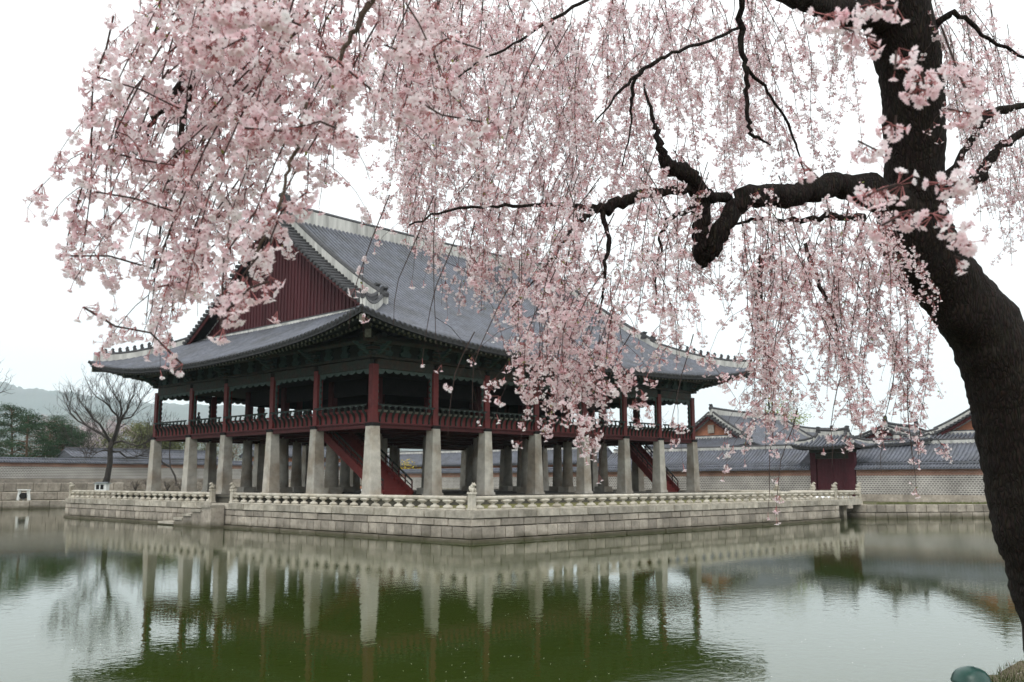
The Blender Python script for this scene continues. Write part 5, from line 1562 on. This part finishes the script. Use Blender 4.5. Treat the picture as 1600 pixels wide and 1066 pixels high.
# the blurred near sprays
def spray(pxs, D, n_per, size=1.0):
    pl = [P(x, y, D + rs_.uniform(-.03, .03)) for x, y in pxs]
    m = MB(); m.tube(pl, [.003 * size] * len(pl), 4, 0, False); TW.append(m)
    for a, b in zip(pl[:-1], pl[1:]):
        for k in range(n_per):
            q = a + (b - a) * rs_.random() + rv(rs_) * .006
            CL.append((q, (down * .7 + rv(rs_) * .6).normalized(), 1.0, rs_.choice((4, 5, 6, 7))))
for pxs, D, n_ in (([(1400, 80), (1398, 110)], 2.2, 2), ([(1440, 112), (1445, 140), (1425, 150)], 2.15, 3), ([(1400, 180), (1398, 205)], 2.2, 2), ([(1345, 312), (1370, 298), (1400, 288), (1420, 292)], 2.2, 2),
                   ([(1378, 352), (1402, 340), (1430, 328)], 2.2, 2), ([(1462, 292), (1490, 286), (1525, 288)], 2.2, 3), ([(1462, 335), (1485, 358), (1515, 385)], 2.2, 3),
                   ([(1490, 400), (1500, 404)], 2.2, 1), ([(1290, 20), (1320, 45), (1370, 60)], 2.3, 5), ([(1350, 5), (1400, 10)], 2.3, 4), ([(1470, 40), (1500, 120), (1520, 160)], 2.5, 3), ([(1480, 170), (1530, 180)], 2.4, 4),
                   ([(1340, 220), (1370, 235)], 2.4, 3), ([(1262, 262), (1280, 280)], 2.5, 2),
                   ([(380, 200), (440, 205), (500, 190), (560, 215)], 2.3, 7), ([(330, 20), (400, 10), (470, 40)], 2.2, 9), ([(420, 80), (520, 90), (580, 140)], 2.3, 7), ([(300, 60), (340, 80), (380, 60)], 2.3, 7),
                   ([(600, 70), (650, 90), (700, 60), (760, 80)], 2.5, 5), ([(640, 150), (690, 180), (750, 190)], 2.5, 5), ([(480, 300), (440, 330), (420, 380), (380, 430), (350, 480)], 2.4, 5), ([(400, 330), (350, 400), (345, 515)], 2.5, 4),
                   ([(420, 440), (390, 450), (340, 500)], 2.4, 3), ([(150, 120), (220, 140), (280, 170)], 2.9, 5), ([(180, 240), (220, 250), (280, 260)], 2.9, 4), ([(150, 300), (210, 310), (270, 330)], 2.8, 4), ([(110, 400), (170, 400), (240, 420)], 2.8, 5),
                   ([(130, 480), (180, 510), (235, 520), (285, 570)], 2.8, 3), ([(240, 450), (290, 440), (340, 400)], 2.8, 4)):
    spray(pxs, D, n_)

pm = MB()
for k in range(420):
    if k < 300:
        q = P(rs_.uniform(0, 1600), rs_.uniform(880, 1066), 1.0) - CAM; q = CAM + q * ((WZ + .004 - CAM.z) / q.z)
    else:
        x, y, z = shore(rs_.uniform(-.5, 6), rs_.uniform(0, 3)); q = Vector((x, y, z + .02))
    a = rs_.uniform(0, PI); r_ = rs_.uniform(.008, .014); c_, s_ = math.cos(a) * r_, math.sin(a) * r_
    pm.add([q + Vector((-c_, -s_, 0)), q + Vector((s_ * .7, -c_ * .7, .002)), q + Vector((c_, s_, 0)), q + Vector((-s_ * .7, c_ * .7, .002))], [(0, 1, 2, 3)])
struct('fallen_petals', pm, 'petal2', kind='stuff', label='scattered fallen petals on the water and bank')
for m in TW[:296]: part('hanging_branch', m, ['twig', 'twig_young'], ch)
if len(TW) > 296:
    mm = MB()
    for m in TW[296:]: mm.add(m.v, m.f, 0)
    part('hanging_branches', mm, ['twig', 'twig_young'], ch, kind='stuff')
m = MB()
for q in YL:
    for k in range(2):
        a = rv(rs_).normalized() * .016; b = a.cross(rv(rs_)).normalized() * .005; c = q + rv(rs_) * .008
        m.add([c, c + a * .5 + b, c + a, c + a * .5 - b], [(0, 1, 2, 3)])
part('young_leaves', m, 'young_leaf', ch, kind='stuff')

# ---- flowers
def flower_far(open_, R=.0132):
    ped = .024; z0 = ped + .004
    vs = [(-.0009, 0, 0), (.0009, 0, 0), (.0011, 0, ped), (-.0011, 0, ped), (.002, 0, z0 + .003), (-.001, .0018, z0 + .003), (-.001, -.0018, z0 + .003), (0, 0, ped - .003)]
    fs = [(0, 1, 2, 3), (7, 4, 5), (7, 5, 6), (7, 6, 4)]; ms = [3, 3, 3, 3]
    for k in range(5):
        a = 2 * PI * (k + random.uniform(-.1, .1)) / 5; op = open_ + random.uniform(-.18, .18)
        u = np.array([math.cos(a) * math.cos(op), math.sin(a) * math.cos(op), math.sin(op)]); v = np.array([-math.sin(a), math.cos(a), 0]); o = len(vs)
        for (x, y) in ((.06, 0), (.66, -.36), (1.0, 0), (.66, .36)): vs.append(tuple(np.array([0, 0, z0]) + u * x * R + v * y * R + np.array([0, 0, .0018]) * abs(y) * 2))
        fs.append((o, o + 1, o + 2, o + 3)); ms.append(0)
    return np.array(vs), fs, ms
def flower_template(open_, R=.0130):
    """one flower: pedicel + calyx + five notched petals; origin at the twig, opening along +z"""
    ped = .024; vs = []; fs = []; ms = []
    for k in range(3):
        a = 2 * PI * k / 3; vs += [(.0008 * math.cos(a), .0008 * math.sin(a), 0), (.0009 * math.cos(a), .0009 * math.sin(a), ped)]
    for k in range(3):
        j = (k + 1) % 3; fs.append((2 * k, 2 * j, 2 * j + 1, 2 * k + 1)); ms.append(3)
    o = len(vs)
    for k in range(4):
        a = 2 * PI * k / 4; vs.append((.0022 * math.cos(a), .0022 * math.sin(a), ped + .006))
    vs.append((0, 0, ped - .002))
    for k in range(4): fs.append((o + 4, o + (k + 1) % 4, o + k)); ms.append(3)
    z0 = ped + .005
    for k in range(5):
        a = 2 * PI * (k + random.uniform(-.08, .08)) / 5
        op = open_ + random.uniform(-.16, .16)
        u = np.array([math.cos(a) * math.cos(op), math.sin(a) * math.cos(op), math.sin(op)])
        u2 = np.array([math.cos(a) * math.cos(op * .45), math.sin(a) * math.cos(op * .45), math.sin(op * .45)])
        v = np.array([-math.sin(a), math.cos(a), 0])
        c = np.array([0, 0, z0])
        up_ = np.array([0, 0, .0012])
        o = len(vs)
        for (x, y) in ((.08, 0), (.52, -.36), (.98, -.25), (.84, 0), (.98, .25), (.52, .36)):
            q = c + u * (x if x < .6 else .55) * R + u2 * (max(0, x - .55)) * R + v * y * R + up_ * (abs(y) * 2)
            vs.append(tuple(q))
        fs.append((o, o + 1, o + 2, o + 3)); ms.append(0); fs.append((o, o + 3, o + 4, o + 5)); ms.append(0)
    return np.array(vs), fs, ms
FT = [flower_template(t) for t in (.35, .62, .85, 1.1)] + [flower_far(t) for t in (.35, .62, .85, 1.1)]
def basis(z, roll):
    z = z.normalized(); x = z.cross(Vector((.31, .52, .79)))
    if x.length < 1e-3: x = Vector((1, 0, 0))
    x.normalize(); y = z.cross(x)
    c, s = math.cos(roll), math.sin(roll)
    return np.array([x * c + y * s, y * c - x * s, z]).T
def build_flowers(name, fl, parent, kind=None, org=None):
    """fl: list of (pos, basis 3x3, scale, template index, colour index)"""
    V, loops, starts, mats_ = [], [], [], []; off = 0; ls = 0
    for (p, B, sc, ti, ci) in fl:
        tv, tf, tm = FT[ti]
        V.append(tv @ B.T * sc + p)
        for f, mm in zip(tf, tm):
            loops.extend([off + i for i in f]); starts.append(ls); ls += len(f); mats_.append(3 if mm == 3 else ci)
        off += len(tv)
    V = np.concatenate(V)
    if org is not None: V = V - np.array(org)
    me = bpy.data.meshes.new(name)
    me.vertices.add(len(V)); me.vertices.foreach_set('co', V.astype(np.float32).ravel())
    me.loops.add(len(loops)); me.loops.foreach_set('vertex_index', np.array(loops, np.int32))
    me.polygons.add(len(starts)); me.polygons.foreach_set('loop_start', np.array(starts, np.int32))
    for k in ('petal', 'petal2', 'petal3', 'calyx'): me.materials.append(M[k])
    me.polygons.foreach_set('material_index', np.array(mats_, np.int32))
    me.update(calc_edges=True); me.validate()
    return me
def umbel(q, ax, spread, n, r, scale, far=0):
    res = []
    ci = r.choice((0, 0, 1, 1, 2))
    for k in range(n):
        d = (ax + rv(r) * .55 * spread).normalized()
        c2 = ci if r.random() < .7 else r.choice((0, 1, 2))
        res.append((np.array(q), basis(d, r.uniform(0, 6.28)), scale * r.uniform(.82, 1.2), r.choice((0, 1, 1, 2, 2, 3)) + far, c2))
    return res
CL.sort(key=lambda c: (c[0] - CAM).dot(FWD))
near, rest = CL[:296], CL[296:]
UM = []
for k in range(14):
    r = random.Random(100 + k)
    UM.append(build_flowers('blossom_cluster', umbel(Vector((0, 0, 0)), Vector((0, 0, 1)), 1.0, r.choice((4, 5, 6, 7)), r, 1.12), None))
for q, ax, sp, n in near:
    o = inst('blossom_cluster', rs_.choice(UM), ch, q)
    o.rotation_euler = Matrix(basis(ax, rs_.uniform(0, 6.28)).tolist()).to_euler()
fl = []
for q, ax, sp, n in rest: fl += umbel(q, ax, sp, n, rs_, 1.08, 4 if (q - CAM).dot(FWD) > 4.7 else 0)
me = build_flowers('blossoms', fl, ch, org=ORG[ch])
o = bpy.data.objects.new('blossoms', me); COL.objects.link(o); o.parent = ch; o['kind'] = 'stuff'
print('umbels', len(CL), 'flowers', len(fl), 'strands', len(TW), 'stones', nst)
